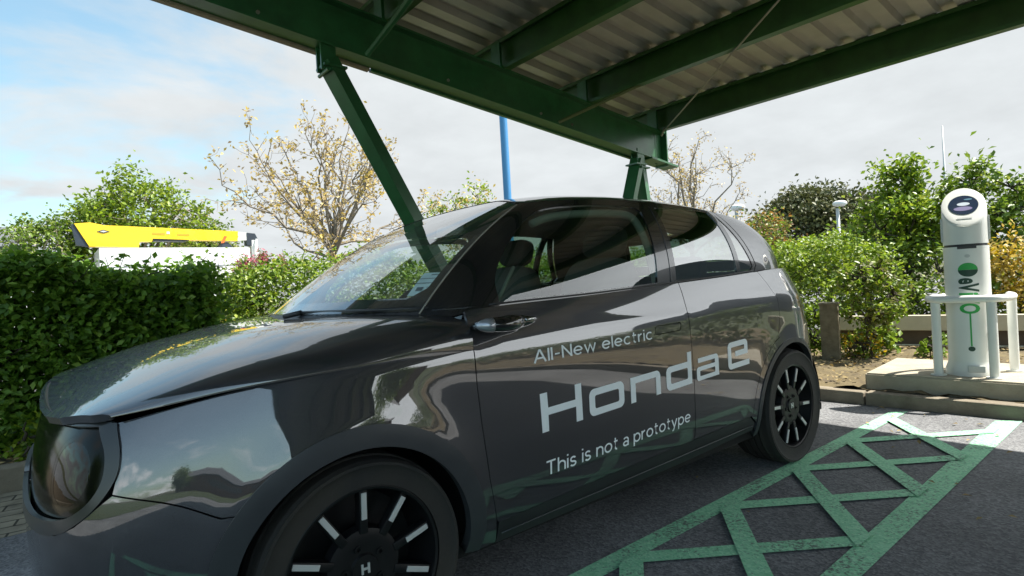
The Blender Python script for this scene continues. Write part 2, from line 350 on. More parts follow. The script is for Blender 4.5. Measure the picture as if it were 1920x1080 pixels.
def S_roof(t, w):
    t = np.asarray(t, float); w = np.asarray(w, float); q = _spu(t)[..., 3:]
    xc = np.clip(q[..., 0], 1.05, 2.6); x = q[..., 0] + (xc - q[..., 0]) * w; y = q[..., 1] * (1 - w)
    z = q[..., 2] + (np.maximum(HRF(x), q[..., 2]) - q[..., 2]) * (1 - np.abs(1 - w) ** 3.2)
    return np.stack([x, -y, z], -1)
def pip(P, poly):
    P = np.asarray(P); poly = np.asarray(poly); x, y = P[:, 0], P[:, 1]; ins = np.zeros(len(P), bool); n = len(poly)
    for i in range(n):
        x1, y1 = poly[i]; x2, y2 = poly[(i + 1) % n]
        c = (y1 > y) != (y2 > y)
        with np.errstate(divide='ignore', invalid='ignore'): ins ^= c & (x < (x2 - x1) * (y - y1) / (y2 - y1 + 1e-30) + x1)
    return ins
def dens(poly, du, dv):
    o = []
    for i in range(len(poly)):
        a = np.array(poly[i], float); b = np.array(poly[(i + 1) % len(poly)], float)
        k = max(1, int(math.ceil(max(abs(b[0] - a[0]) / du, abs(b[1] - a[1]) / dv))))
        for j in range(k): o.append(a + (b - a) * j / k)
    return np.array(o)
def rnd(poly, r=0.02, n=4):
    # rounds the corners of a closed polygon
    o = []; m = len(poly)
    for i in range(m):
        p0, p, p1 = (np.array(poly[k % m], float) for k in (i - 1, i, i + 1))
        a = p0 - p; b = p1 - p; la = np.linalg.norm(a); lb = np.linalg.norm(b); d = min(r, la * .45, lb * .45)
        A = p + a / la * d; B = p + b / lb * d
        for k in range(n + 1):
            s_ = k / n; o.append((1 - s_) ** 2 * A + 2 * s_ * (1 - s_) * p + s_ * s_ * B)
    return o
def crv(pts, n=6):
    # open Catmull-Rom through pts
    P = [np.array(p, float) for p in pts]; o = []
    for i in range(len(P) - 1):
        p0 = P[i - 1] if i else 2 * P[0] - P[1]; p3 = P[i + 2] if i + 2 < len(P) else 2 * P[-1] - P[-2]; p1, p2 = P[i], P[i + 1]
        for k in range(n):
            t = k / n; o.append(.5 * ((2 * p1) + (p2 - p0) * t + (2 * p0 - 5 * p1 + 4 * p2 - p3) * t * t + (3 * p1 - p0 - 3 * p2 + p3) * t ** 3))
    return o + [P[-1]]
def arc(cx, cz, r, a0, a1, n=28):
    return [(cx + r * math.cos(math.radians(a0 + (a1 - a0) * i / n)), cz + r * math.sin(math.radians(a0 + (a1 - a0) * i / n))) for i in range(n + 1)]
def surf_eval(S, U, off):
    e = 4e-4; u, v = U[:, 0], U[:, 1]
    P = S(u, v); du = S(u + e, v) - S(u - e, v); dv = S(u, v + e) - S(u, v - e)
    n = np.cross(du, dv); n /= np.linalg.norm(n, axis=1, keepdims=True) + 1e-12
    return P + n * off, n
def patch(name, S, outline, m, parent, holes=(), du=.035, dv=.035, off=0.0, skirt=.012, side=1):
    """panel cut out of a smooth surface; side 1 near, -1 far, 0 both halves in one mesh"""
    loops = [dens(outline, du, dv)] + [dens(h, du, dv) for h in holes]
    V = []; E = []
    for l in loops:
        b = len(V); V += [Vector(p) for p in l]; E += [(b + i, b + (i + 1) % len(l)) for i in range(len(l))]
    lo = loops[0].min(0); hi = loops[0].max(0)
    gx = np.arange(lo[0] + du * .5, hi[0], du); gy = np.arange(lo[1] + dv * .5, hi[1], dv)
    G = np.array([(a + (du * .5 if j % 2 else 0), b) for j, b in enumerate(gy) for a in gx])
    if len(G):
        ok = pip(G, loops[0])
        for h in loops[1:]: ok &= ~pip(G, h)
        allb = np.concatenate(loops); G = G[ok]
        if len(G):
            d = np.min(np.hypot((G[:, None, 0] - allb[None, :, 0]) / du, (G[:, None, 1] - allb[None, :, 1]) / dv), axis=1); G = G[d > .45]
            V += [Vector(p) for p in G]
    rv, re, rf, *_ = geometry.delaunay_2d_cdt(V, E, [], 0, 1e-6)
    U = np.array([(p[0], p[1]) for p in rv]); T = np.array([tuple(t) for t in rf]); cen = U[T].mean(1); ok = pip(cen, loops[0])
    for h in loops[1:]: ok &= ~pip(cen, h)
    A, B, D = U[T[:, 0]], U[T[:, 1]], U[T[:, 2]]; ar = (B[:, 0] - A[:, 0]) * (D[:, 1] - A[:, 1]) - (B[:, 1] - A[:, 1]) * (D[:, 0] - A[:, 0])
    F = [tuple(map(int, t)) if s_ > 0 else tuple(map(int, t[::-1])) for t, s_, k in zip(T, ar, ok) if k and abs(s_) > 1e-12]
    P, Nn = surf_eval(S, U, off)
    P = list(P); NL = list(Nn)
    if skirt:
        cnt = {}
        for t in F:
            for i in range(3): cnt[(t[i], t[(i + 1) % 3])] = 1
        bd = [e for e in cnt if (e[1], e[0]) not in cnt and not (side == 0 and abs(P[e[0]][1]) < 1e-5 and abs(P[e[1]][1]) < 1e-5)]
        nb = {}
        for a, b in bd:
            w = np.cross(P[b] - P[a], Nn[a]); w = w / (np.linalg.norm(w) + 1e-12)
            for q in (a, b): nb[q] = nb.get(q, 0) + w
        idx = {}
        for q, w in nb.items():
            w = w / (np.linalg.norm(w) + 1e-12); idx[q] = len(P); P.append(P[q]); NL.append(w); P.append(P[q] - Nn[q] * skirt); NL.append(w)
        F = list(F) + [(idx[a], idx[a] + 1, idx[b] + 1, idx[b]) for a, b in bd]
    P = np.array(P); NL = np.array(NL); FF = list(F)
    def mir(P, NL, F): return P * [1, -1, 1], NL * [1, -1, 1], [f[::-1] for f in F]
    if side == -1: P, NL, FF = mir(P, NL, FF)
    elif side == 0:
        P2, N2, F2 = mir(P, NL, FF); k = len(P); sm_ = np.abs(P[:, 1]) < 1e-5; mp = np.where(sm_, np.arange(k), np.arange(k) + k); NL[sm_, 1] = 0; P = np.concatenate([P, P2]); NL = np.concatenate([NL, N2]); FF = FF + [tuple(int(mp[i]) for i in f) for f in F2]
        used = np.zeros(len(P), bool); used[np.concatenate([np.array(f) for f in FF])] = True; ren = np.cumsum(used) - 1; P = P[used]; NL = NL[used]; FF = [tuple(int(ren[i]) for i in f) for f in FF]
    me = mesh(name, P, FF); me.polygons.foreach_set('use_smooth', [True] * len(me.polygons))
    me.normals_split_custom_set_from_vertices([tuple(map(float, q)) for q in NL])
    return obj(name, me, m, parent)
def strip(name, S, uv, w, m, parent, off=.002, side=1, hgt=.004, kind_n=6):
    U = np.array(uv, float); P, n = surf_eval(S, U, off); s_ = np.array([1, side, 1]); mb = MB(); mb.tube([Vector(q * s_) for q in P], w / 2, kind_n); return mb.build(name, m, parent, True)

CAR = empty('parked_car', (1.2, 0, 0)); tag(CAR, 'dark grey electric hatchback with white lettering on its doors, parked under the green carport', 'car')
car_base = Vector((1.2, 0, 0))
belt = lambda t: float(np.interp(t, [.3, .42, .6, .95, 1.5, 2.0, 2.4, 2.9, 4], [1.000, 1.004, 1.010, 1.018, 1.038, 1.058, 1.078, 1.083, 1.083])) - .004
FA = (0.0, .31); RA = (2.50, .31)
for sd_ in (1, -1):
    # front wing
    o = crv([(-.6118, .797), (-.5036, .8195), (-.3401, .846), (-.1238, .8615), (.1292, .8700), (.386, .8720)])
    o += [(.386, .80), (.387, .766), (.398, .628), (.418, .453), (.449, .300), (.462, .225)]
    a0 = math.degrees(math.asin((.225 - .31) / .375))
    o += arc(*FA, .375, a0, 140)
    o += crv([(-.345, .556), (-.4453, .6095), (-.5676, .6472)])
    o += [(-.5640, .690), (-.5670, .7405), (-.590, .775)]
    patch('front_wing', S_low, o, PAINT, CAR, side=sd_)
    # front door
    hd = rnd([(1.302, .829), (1.488, .831), (1.492, .869), (1.306, .867)], .018)
    fd = [(.390, .995)] + [(.390, .90), (.390, .766), (.401, .628), (.421, .453), (.449, .312)][0:] + [(.462, .300), (.872, .318), (1.566, .335), (1.5655, .45), (1.563, .585), (1.556, .753), (1.5495, .896), (1.5600, 1.003), (1.562, belt(1.56))]
    fd += [(t, belt(t)) for t in np.linspace(1.5, .42, 24)]
    d1 = patch('door', S_low, fd, PAINT, CAR, holes=[hd], side=sd_); tag(d1, 'front door carrying the white lettering') if sd_ == 1 else None
    patch('door_handle', S_low, rnd([(1.306, .8325), (1.485, .8345), (1.4885, .8655), (1.3095, .8635)], .015), PAINT, d1, off=-.001, side=sd_, dv=.012)
    # rear door
    rd = [(1.5665, belt(1.56)), (1.5645, 1.003), (1.5535, .896), (1.560, .753), (1.567, .585), (1.570, .45), (1.571, .336), (2.06, .346)]
    rd += arc(*RA, .43, 174, 109, 14) + [(2.354, .735), (2.39, .832), (2.385, .92), (2.33, 1.0), (2.275, belt(2.27))] + [(t, belt(t)) for t in np.linspace(2.2, 1.62, 14)]
    patch('door', S_low, rd, PAINT, CAR, side=sd_)
    # sill: satin black stands in for dark ground mirrored low on the body
    sl = [(.466, .2955), (.872, .3135), (1.57, .3305), (2.055, .3415), (2.105, .30), (2.10, .262), (1.6, .236), (.9, .222), (.470, .215)]
    patch('sill', S_low, sl, SATINB, CAR, off=-.004, side=sd_)
    strip('sill_trim', S_low, [(t, z) for t, z in zip(np.linspace(.48, 2.08, 20), np.linspace(.255, .292, 20))], .005, ARCHM, CAR, side=sd_)
    # rear quarter
    rq = [(2.2785, belt(2.27)), (2.333, 1.0), (2.388, .92), (2.393, .832), (2.357, .732)] + arc(*RA, .427, 109.5, 174, 14)
    rq += [(2.062, .344), (2.115, .30), (2.118, .25)]
    rq += arc(*RA, .382, 189, 0, 34) + [(2.895, .245), (3.0, .24), (TR, .245), (TR, belt(3))] + [(t, belt(t)) for t in np.linspace(3.6, 2.35, 30)]
    patch('rear_quarter', S_low, rq, PAINT, CAR, side=sd_)
    # arch lips
    for (cx, cz), ri, ro, a0, a1, nm in ((FA, .338, .400, -12, 193, 'arch_trim'), (RA, .362, .388, -10, 192, 'arch_trim')):
        patch(nm, S_low, arc(cx, cz, ro, a0, a1, 48) + arc(cx, cz, ri, a1, a0, 48), ARCHM, CAR, off=.004, skirt=.03, side=sd_)
    # black pillar panel with the side glass in it
    FW = crv([(.7309, .012), (.672, .20), (.652, .45), (.656, .72), (.678, .825), (.735, .885), (.85, .908), (1.05, .916), (1.321, .906), (1.40, .888), (1.440, .83)]) + crv([(1.4385, .7), (1.436, .4), (1.4298, .022)])
    RW = rnd([(1.575, .905), (1.83, .942), (2.068, .962), (2.076, .5), (2.0827, .012), (1.552, .018), (1.562, .45)], .02)
    QW = rnd([(2.118, .93), (2.175, .62), (2.272, .06), (2.23, .002), (2.125, .004)], .02)
    FR = [(.5345, -.06), (.5345, .3), (.5345, .7), (.532, 1.0)] + [(t, 1.0) for t in np.linspace(.57, 2.10, 40)] + [(2.155, .985), (2.19, .80), (2.305, .07), (2.268, -.025)] + [(t, -.03) for t in np.linspace(2.2, .66, 36)] + [(.60, -.06)]
    pf = patch('window_frame', S_up, FR, GLOSSB, CAR, holes=[FW, RW, QW], dv=.08, side=sd_)
    shr = lambda poly, k: [tuple(np.mean(poly, 0) + (np.array(p) - np.mean(poly, 0)) * k) for p in poly]
    patch('side_window', S_up, shr(FW, 1.01), SIDEG, CAR, dv=.08, off=-.004, skirt=0, side=sd_)
    patch('side_window', S_up, shr(RW, 1.01), PRIVG, CAR, dv=.08, off=-.003, skirt=0, side=sd_)
    patch('quarter_window', S_up, shr(QW, 1.01), PRIVG, CAR, dv=.08, off=-.003, skirt=0, side=sd_)
    # rubber beads around the glass; windscreen seam's highlight painted as a grey strip
    strip('belt_trim', S_up, [(t, .0) for t in np.linspace(.70, 2.27, 50)], .007, SATINB, CAR, off=.001, side=sd_)
    strip('pillar_seam', S_up, [(.5365, v) for v in np.linspace(-.02, .97, 24)], .006, STEEL, CAR, off=.001, side=sd_)
    strip('pillar_seam', S_up, [(1.5125 + .02 * v, v) for v in np.linspace(.0, .92, 16)], .004, ARCHM, CAR, off=.0, side=sd_)
    # rear pillar in body colour
    RP = [(2.158, 1.0), (2.20, .80), (2.315, .07), (2.278, -.02)] + [(t, -.012) for t in np.linspace(2.35, 2.86, 14)] + [(2.86, .5), (2.84, 1.0)] + [(t, 1.0) for t in np.linspace(2.78, 2.2, 16)]
    patch('rear_pillar', S_up, RP, PAINT, CAR, dv=.08, side=sd_)
# hood, roof, screens: both halves in one mesh
patch('hood', S_hood, [(0, 0), (1, 0), (1, 1), (0, 1)], PAINT, CAR, du=.03, dv=.025, side=0, skirt=.02)
patch('roof', S_roof, [(KU[3] - .1, .004), (2.83, .004), (2.83, 1), (KU[3] - .1, 1)], PAINT, CAR, du=.04, dv=.04, side=0, skirt=0)
patch('roof_header', S_roof, [(-.1067, .004), (.43, .004), (.43, 1), (-.1067, 1)], PAINT, CAR, du=.04, dv=.04, side=0, skirt=0)
patch('windshield', S_up, [(-.1067, .004), (.533, .004), (.533, .995), (-.1067, .995)], WSG, CAR, dv=.07, off=-.002, skirt=0, side=0)
patch('cowl', S_up, [(-.1067, -.10), (.60, -.10), (.60, .004), (-.1067, .004)], SATINB, CAR, dv=.05, off=-.006, side=0)
patch('windshield_band', S_up, [(-.1067, .0), (.5335, .0), (.5335, 1.0), (-.1067, 1.0), (-.1067, .93), (.47, .93), (.500, .88), (.506, .16), (.47, .085), (-.1067, .075)], GLOSSB, CAR, dv=.07, off=-.006, skirt=0, side=0)
patch('tailgate', S_up, [(2.862, .0), (3.3707, .0), (3.3707, .22), (2.90, .22), (2.88, .9), (3.3707, .9), (3.3707, 1.0), (2.842, 1.0), (2.862, .5)], PAINT, CAR, dv=.08, side=0)
patch('rear_window', S_up, [(2.90, .225), (3.3707, .225), (3.3707, .895), (2.883, .895)], PRIVG, CAR, dv=.08, off=-.003, skirt=0, side=0)
# front bumper
bo = [(TF, .545), (-.85, .545), (-.7167, .555), (-.652, .579), (-.5975, .620), (-.570, .642)] + crv([(-.568, .6435), (-.4453, .6055), (-.347, .552)])
bo += arc(*FA, .375, 140, 193, 12) + [(-.40, .215), (-.62, .20), (TF, .205)]
patch('front_bumper', S_low, bo, PAINT, CAR, side=0)
# oval front face: grey ring, gloss panel, lamps
ro = crv([(-.600, .7985), (-.5684, .7405), (-.5650, .6814), (-.5975, .6236), (-.652, .582), (-.7167, .558), (-.85, .548), (TF, .548)], 6)
ri = crv([(-.640, .792), (-.600, .735), (-.5955, .672), (-.629, .622), (-.693, .594), (-.797, .584), (-.93, .580), (TF, .580)], 6)
patch('face_ring', S_low, ro + [(TF, .575)] + ri[::-1][1:] + [(-.62, .800)], RINGM, CAR, off=.005, dv=.015, du=.02, side=0)
patch('face_ring', S_low, [(-.610, .802), (-.640, .7925), (-.80, .7915), (TF, .7915), (TF, .806), (-.80, .806)], RINGM, CAR, off=.004, dv=.012, du=.02, side=0)
lc, lz, lr = -.712, .690, .086
circ = lambda r, n=40: [(lc + r * math.cos(2 * math.pi * i / n), lz + r * math.sin(2 * math.pi * i / n)) for i in range(n)]
patch('face_panel', S_low, [(-.634, .794)] + ri + [(TF, .794)], PANELB, CAR, off=-.013, dv=.02, holes=[circ(lr)], side=0)
for sd_ in (1, -1):
    hl = patch('headlight', S_low, circ(lr), LAMPG, CAR, off=-.0135, dv=.012, du=.012, skirt=0, side=sd_)
    patch('lamp_ring', S_low, circ(lr) + [circ(lr)[0]] + [circ(lr * .84)[0]] + circ(lr * .84)[::-1], PANELB, hl, off=-.0132, dv=.012, du=.012, skirt=.02, side=sd_)
    patch('lamp_bowl', S_low, circ(lr * .98), PANELB, hl, off=-.055, dv=.02, du=.02, skirt=-.04, side=sd_)
    patch('lamp_lens', S_low, circ(lr * .45), SILVER, hl, off=-.03, dv=.012, du=.012, skirt=.02, side=sd_)
    # tail lamp
    patch('tail_light', S_low, [(TR - .38 + .085 * math.cos(2 * math.pi * i / 30), .72 + .085 * math.sin(2 * math.pi * i / 30)) for i in range(30)], mat('tail_red', (.25, .01, .01), .15, 0, .6) if sd_ == 1 else bpy.data.materials['tail_red'], CAR, off=.006, side=sd_)
# door camera arm
for sd_ in (1, -1):
    mb = MB(); pts = []; ra = []
    for i in range(15):
        s_ = i / 14; pts.append((.365 + .255 * s_, -sd_ * (.895 + .055 * math.sin(math.pi * min(1, s_ * 1.25 + .12)) + 0.0 * s_), .953 - .004 * s_)); ra.append(.006 + .030 * (math.sin(math.pi * (s_ * .93 + .045))) ** .55)
    v, f = [], []
    mb.tube(pts, ra, 16); cm_ = mb.build('camera_arm', GLOSSB, CAR, True)
    for q in cm_.data.vertices: q.co.z = .952 + (q.co.z - .952) * .72
    mb = MB(); mb.tube([(.361, -sd_ * .9255, .953), (.370, -sd_ * .935, .953), (.385, -sd_ * .946, .953), (.405, -sd_ * .9535, .953)], [.008, .0215, .0285, .0315], 14); c1 = mb.build('arm_nose', ARMSKY, cm_, True)
    for q in c1.data.vertices: q.co.z = .952 + (q.co.z - .952) * .72
    mb = MB(); mb.tube([(.54, -sd_ * .951, .958), (.60, -sd_ * .925, .957), (.626, -sd_ * .902, .955)], .005, 8); mb.build('arm_trim', CHROME, cm_, True)
    v, f = superbox((.47, -sd_ * .885, .945), (.085, .04, .012), .5); mb = MB(); mb.add(v, f); mb.build('arm_foot', GLOSSB, cm_, True)
    patch('trim_plate', S_up, [(.56, .0), (.70, .0), (.655, .22), (.64, .32)], GLOSSB, CAR, dv=.05, off=.003, side=sd_)

# lettering on the near doors
def onsurf(pts, off=.0012): return surf_eval(S_low, np.array(pts, float), off)[0]
def text_uv(s, bold=.008, sub=0):
    c = bpy.data.curves.new('lettering', 'FONT'); c.body = s; c.resolution_u = 4; c.offset = bold; o = bpy.data.objects.new('lettering', c); COL.objects.link(o)
    dg = bpy.context.evaluated_depsgraph_get(); me = bpy.data.meshes.new_from_object(o.evaluated_get(dg)); bpy.data.objects.remove(o)
    if sub:
        bm = bmesh.new(); bm.from_mesh(me); bmesh.ops.triangulate(bm, faces=bm.faces[:])
        for _ in range(sub): bmesh.ops.subdivide_edges(bm, edges=[e for e in bm.edges if e.calc_length() > .06], cuts=1); bmesh.ops.triangulate(bm, faces=bm.faces[:])
        bm.to_mesh(me); bm.free()
    v = np.array([q.co[:2] for q in me.vertices]); f = [list(p.vertices) for p in me.polygons]; return v, f
def letter_line(s, a, b, h, ref, bold=0.0):
    v, f = text_uv(s); rv_, _ = text_uv(ref); hh = rv_[:, 1].max(); x0, x1 = v[:, 0].min(), v[:, 0].max()
    k = (v[:, 0] - x0) / (x1 - x0); P = np.stack([a[0] + (b[0] - a[0]) * k, a[1] + (b[1] - a[1]) * k + v[:, 1] / hh * h], 1)
    me = mesh('lettering', onsurf(P), f); o = obj('lettering', me, VINYL, CAR); me.normals_split_custom_set_from_vertices([tuple(map(float, q)) for q in surf_eval(S_low, P, 0)[1]]); return o
def el(cx, cy, rx, ry, a0, a1, n=22): return [(cx + rx * math.cos(math.radians(a0 + (a1 - a0) * i / n)), cy + ry * math.sin(math.radians(a0 + (a1 - a0) * i / n))) for i in range(n + 1)]
ARCH = [(0, .36)] + el(.26, .42, .26, .25, 165, 0, 14) + [(.52, 0)]
GLY = {  # plain monoline letters: advance width, strokes
 'A': (.76, [[(0, 0), (.35, .94), (.41, .94), (.76, 0)], [(.14, .33), (.62, .33)]]), 'l': (.0, [[(0, 0), (0, 1)]]), '-': (.34, [[(0, .42), (.34, .42)]]),
 'N': (.62, [[(0, 0), (0, 1)], [(0, .95), (.62, .05)], [(.62, 0), (.62, 1)]]), 'e': (.60, [[(.02, .37), (.58, .37)], el(.30, .36, .29, .31, 2, 318, 34)]),
 'w': (.84, [[(0, .72), (.21, .04), (.42, .68), (.63, .04), (.84, .72)]]), 'c': (.52, [el(.30, .36, .29, .31, 48, 312, 30)]),
 't': (.34, [[(.13, .94), (.13, .18)] + el(.28, .18, .15, .13, 180, 275, 8), [(0, .68), (.34, .68)]]), 'r': (.30, [[(0, 0), (0, .72)], el(.30, .36, .30, .31, 170, 88, 10)]),
 'i': (.0, [[(0, 0), (0, .72)], [(0, .88), (0, 1.0)]]), 'T': (.70, [[(0, .95), (.70, .95)], [(.35, .95), (.35, 0)]]), 'h': (.52, [[(0, 0), (0, 1)], ARCH]), 'n': (.52, [[(0, 0), (0, .72)], ARCH]),
 's': (.44, [el(.22, .51, .19, .16, 25, 270, 16) + el(.22, .19, .21, .155, 90, -155, 16)[0:]]), 'o': (.60, [el(.30, .36, .30, .31, 0, 360, 36)]),
 'a': (.48, [el(.23, .47, .22, .20, 150, 0, 14) + [(.45, 0)], el(.23, .20, .22, .165, 0, 360, 28)]), 'p': (.58, [[(0, -.28), (0, .72)], el(.29, .36, .29, .31, 180, 540, 36)]),
 'y': (.56, [[(0, .72), (.28, .05)], [(.56, .72), (.20, -.20), (.06, -.24)]]), ' ': (.14, [])}
def letter_line(s, a, b, h):
    SW = .126; adv = 0; strokes = []
    for ch in s:
        w, st = GLY[ch]; strokes += [[(adv + x, y) for x, y in q] for q in st]; adv += w + .22
    adv -= .22; V = []; F = []; NN = []
    for k, q in enumerate(strokes):
        Q = np.array(q, float); closed = np.hypot(*(Q[0] - Q[-1])) < 1e-6; d = np.gradient(Q, axis=0) if len(Q) > 2 else np.tile(Q[1] - Q[0], (2, 1))
        if closed: d[0] = d[-1] = Q[1] - Q[-2]
        d /= np.linalg.norm(d, axis=1, keepdims=True); n_ = np.stack([-d[:, 1], d[:, 0]], 1)
        for i in range(1, len(Q) - 1):     # mitre
            e0 = (Q[i] - Q[i - 1]); e0 /= np.linalg.norm(e0); m0 = np.array([-e0[1], e0[0]]); e1 = Q[i + 1] - Q[i]; e1 /= np.linalg.norm(e1); m1 = np.array([-e1[1], e1[0]]); mm = m0 + m1; mm /= np.linalg.norm(mm) + 1e-9; n_[i] = mm / max(.45, mm @ m0)
        b0 = len(V); uv = np.stack([Q - n_ * SW / 2, Q + n_ * SW / 2], 1).reshape(-1, 2)
        kx = uv[:, 0] / adv; P2 = np.stack([a[0] + (b[0] - a[0]) * kx, a[1] + (b[1] - a[1]) * kx + uv[:, 1] * h], 1); p3, n3 = surf_eval(S_low, P2, .0010 + .00008 * (k % 4)); V += list(p3); NN += list(n3)
        F += [(b0 + 2 * i, b0 + 2 * i + 2, b0 + 2 * i + 3, b0 + 2 * i + 1) for i in range(len(Q) - 1)]
    o = obj('lettering', mesh('lettering', V, F), VINYL, CAR); return o
tag(letter_line('All-New electric', (.632, .7990), (1.279, .8150), .0445), 'small top line reading All-New electric')
tag(letter_line('This is not a prototype', (.666, .4030), (1.526, .4255), .050), 'small bottom line reading This is not a prototype')
def rrect(x0, z0, x1, z1, r, n=5):
    o = []
    for cx, cz, a in ((x1 - r, z1 - r, 0), (x0 + r, z1 - r, 90), (x0 + r, z0 + r, 180), (x1 - r, z0 + r, 270)):
        for i in range(n + 1): w = math.radians(a + 90 * i / n); o.append((cx + r * math.cos(w), cz + r * math.sin(w)))
    return o
def glyph(poly, holes=()):
    sh = lambda P: [(x, z + .040 * (x - .655)) for x, z in P]
    patch('lettering', S_low, sh(poly), VINYL, CAR, holes=[sh(h) for h in holes], off=.0012, skirt=0, du=.02, dv=.02)
W = .031; WH = .026
zb, zx, zt = .556, .657, .692
glyph([(.651, zb), (.651 + W, zb), (.651 + W, .612), (.818, .612), (.818, zb), (.851, zb), (.849, zt), (.816, zt), (.816, .612 + WH), (.651 + W, .612 + WH), (.651 + W - .002, zt), (.646, zt)])
glyph(rrect(.888, zb, 1.086, zx, .026), [rrect(.888 + W, zb + WH, 1.086 - W, zx - WH, .008)])
glyph([(1.126, zb), (1.157, zb), (1.157, zx - WH), (1.289, zx - WH), (1.289, zb), (1.320, zb)] + rrect(1.126, zb, 1.320, zx, .026)[0:6] + [(1.126, zx)])
glyph([(1.548, zb)] + [(1.548, .698), (1.517, .698), (1.517, zx)] + rrect(1.361, zb, 1.548, zx, .026)[6:18], [rrect(1.361 + W, zb + WH, 1.517, zx - WH, .008)])
glyph([(1.766, zb)] + rrect(1.590, zb, 1.766, zx, .024)[0:6] + [(1.598, zx), (1.598, zx - .021), (1.735, zx - .021), (1.735, zb + .062), (1.61, zb + .062)] + rrect(1.586, zb, 1.766, zb + .062, .016)[6:18], [rrect(1.612, zb + .019, 1.735, zb + .043, .004)])
e0, e1 = .559, .688
glyph([(2.042, e0), (2.042, e0 + .026), (1.879, e0 + .026), (1.879, e1 - .026), (1.998, e1 - .026), (1.998, e0 + .082), (1.915, e0 + .082), (1.915, e0 + .056), (2.030, e0 + .056)] + rrect(1.848, e0, 2.030, e1, .026)[0:12] + rrect(1.848, e0, 2.030, e1, .026)[12:18])

# wheels: rim > tyre, spoke_inlay, hub_emblem
def wheel(loc, side, rt, wt, face, a0):
    s = -side                                  # outward y sign
    mb = MB()
    Y = lambda d: s * (face - d)               # d = depth behind the outermost rim edge plane
    rr = .226
    mb.lathe([(rr + .006, Y(.0)), (rr, Y(-.003)), (rr - .007, Y(.0)), (rr - .010, Y(.03)), (rr - .016, Y(.055)), (.19, Y(.11)), (.0, Y(.11))], 'y', n=72)
    mb.lathe([(.112, Y(.05)), (.106, Y(.020)), (.085, Y(.014)), (.060, Y(.020)), (.040, Y(.020)), (.036, Y(.012)), (.0, Y(.012))], 'y', n=48)
    for k in range(10):
        w = math.radians(a0 + 36 * k); c, sn = math.cos(w), math.sin(w)
        Rm = [[c, 0, -sn], [0, 1, 0], [sn, 0, c]]
        mb.box((c * .158, Y(.030), sn * .158), (.064, .017, .0125), Rm, .004)
    for k in range(5):
        w = math.radians(a0 + 18 + 72 * k); mb.lathe([(.010, Y(.016)), (.010, Y(.0125)), (.006, Y(.0125)), (.006, Y(.02))], 'y', (math.cos(w) * .058, 0, math.sin(w) * .058), 12)
    w_ = mb.build('wheel', RIMB, CAR, auto=35); w_.location = Vector(loc) - car_base
    hw = wt / 2; yc = face - hw + .006
    prof = []
    for k in range(33):
        a = math.pi * k / 32
        prof.append((rr + .004 + (rt - rr - .004) * (math.sin(a) ** .42 if 0 < k < 32 else 0), s * (yc + (hw + .012 * math.sin(2 * a) ** 2) * math.cos(a) / max(1e-6, (abs(math.cos(a)) ** 5 + abs(math.sin(a)) ** 5) ** .2) * .985)))
    q_ = []
    for i_, (r_, y_) in enumerate(prof):
        q_.append((r_, y_))
        if i_ + 1 < len(prof):
            r2, y2 = prof[i_ + 1]
            if i_ in (4, 6, 8) : q_ += [(r_ * .5 + r2 * .5 + .0015, y_ * .5 + y2 * .5 + s * .0018)]
    for gy in (-.055, -.02, .02, .055):
        j_ = next(i for i in range(len(q_) - 1) if (q_[i][1] - s * (yc - 0) - gy) * (q_[i + 1][1] - s * (yc - 0) - gy) <= 0 and q_[i][0] > rt * .9); y0 = s * yc + gy; sg = math.copysign(1, q_[j_ + 1][1] - q_[j_][1]); q_[j_ + 1:j_ + 1] = [(rt - .0005, y0 - sg * .005), (rt - .009, y0 - sg * .004), (rt - .009, y0 + sg * .004), (rt - .0005, y0 + sg * .005)]
    mb = MB(); mb.lathe(q_, 'y', n=96)
    mb.build('tyre', RUBBER, w_, auto=50)
    for k in range(10):
        w = math.radians(a0 + 36 * k); c, sn = math.cos(w), math.sin(w); Rm = [[c, 0, -sn], [0, 1, 0], [sn, 0, c]]
        m2 = MB(); m2.box((c * .172, Y(.0115), sn * .172), (.037, .0025, .0078), Rm, .001); m2.build('spoke_inlay', SILVER, w_)
    m2 = MB()
    for q in ((-.0095, 0, .003, .014), (.0095, 0, .003, .014), (0, 0, .007, .003)): m2.box((q[0], Y(.0105), q[1]), (q[2], .002, q[3]))
    m2.build('hub_emblem', SILVER, w_)
    return w_
wheel((0, 0, .308), 1, .308, .205, .852, 88); wheel((2.525, 0, .317), 1, .317, .225, .858, 103)
wheel((0, 0, .308), -1, .308, .205, .852, 70); wheel((2.525, 0, .317), -1, .317, .225, .858, 50)

# cabin, liners and floor
for sd_ in (1, -1):
    patch('inner_shell', S_low, [(-1.2, .24), (3.6, .24), (3.6, .985), (.45, .985), (.3, .78), (-1.2, .74)], DARK, CAR, holes=[arc(*FA, .40, 0, 355, 40), arc(*RA, .40, 0, 355, 40)], off=-.022, skirt=0, side=sd_, du=.06, dv=.06)
    for (cx, cz), r in ((FA, .385), (RA, .39)):
        A_ = arc(cx, cz, r, -8, 188, 40); mb = MB(); mb.add([(x, -sd_ * .845, z) for x, z in A_] + [(x, -sd_ * .52, z) for x, z in A_], [(i, i + 1, 42 + i - 1, 41 + i) if False else (i, i + 1, len(A_) + i + 1, len(A_) + i) for i in range(len(A_) - 1)] + [tuple(range(len(A_), 2 * len(A_)))]); mb.build('wheel_liner', DARK, CAR)
mb = MB(); mb.box((1.2, 0, .215), (1.85, .78, .02)); mb.build('floor', DARK, CAR)
mb = MB(); v, f = superbox((.42, 0, .86), (.34, .70, .10), .45); mb.add(v, f); mb.box((.72, 0, .80), (.07, .66, .14), bev=.02); mb.build('dashboard', CABIN, CAR, auto=40)
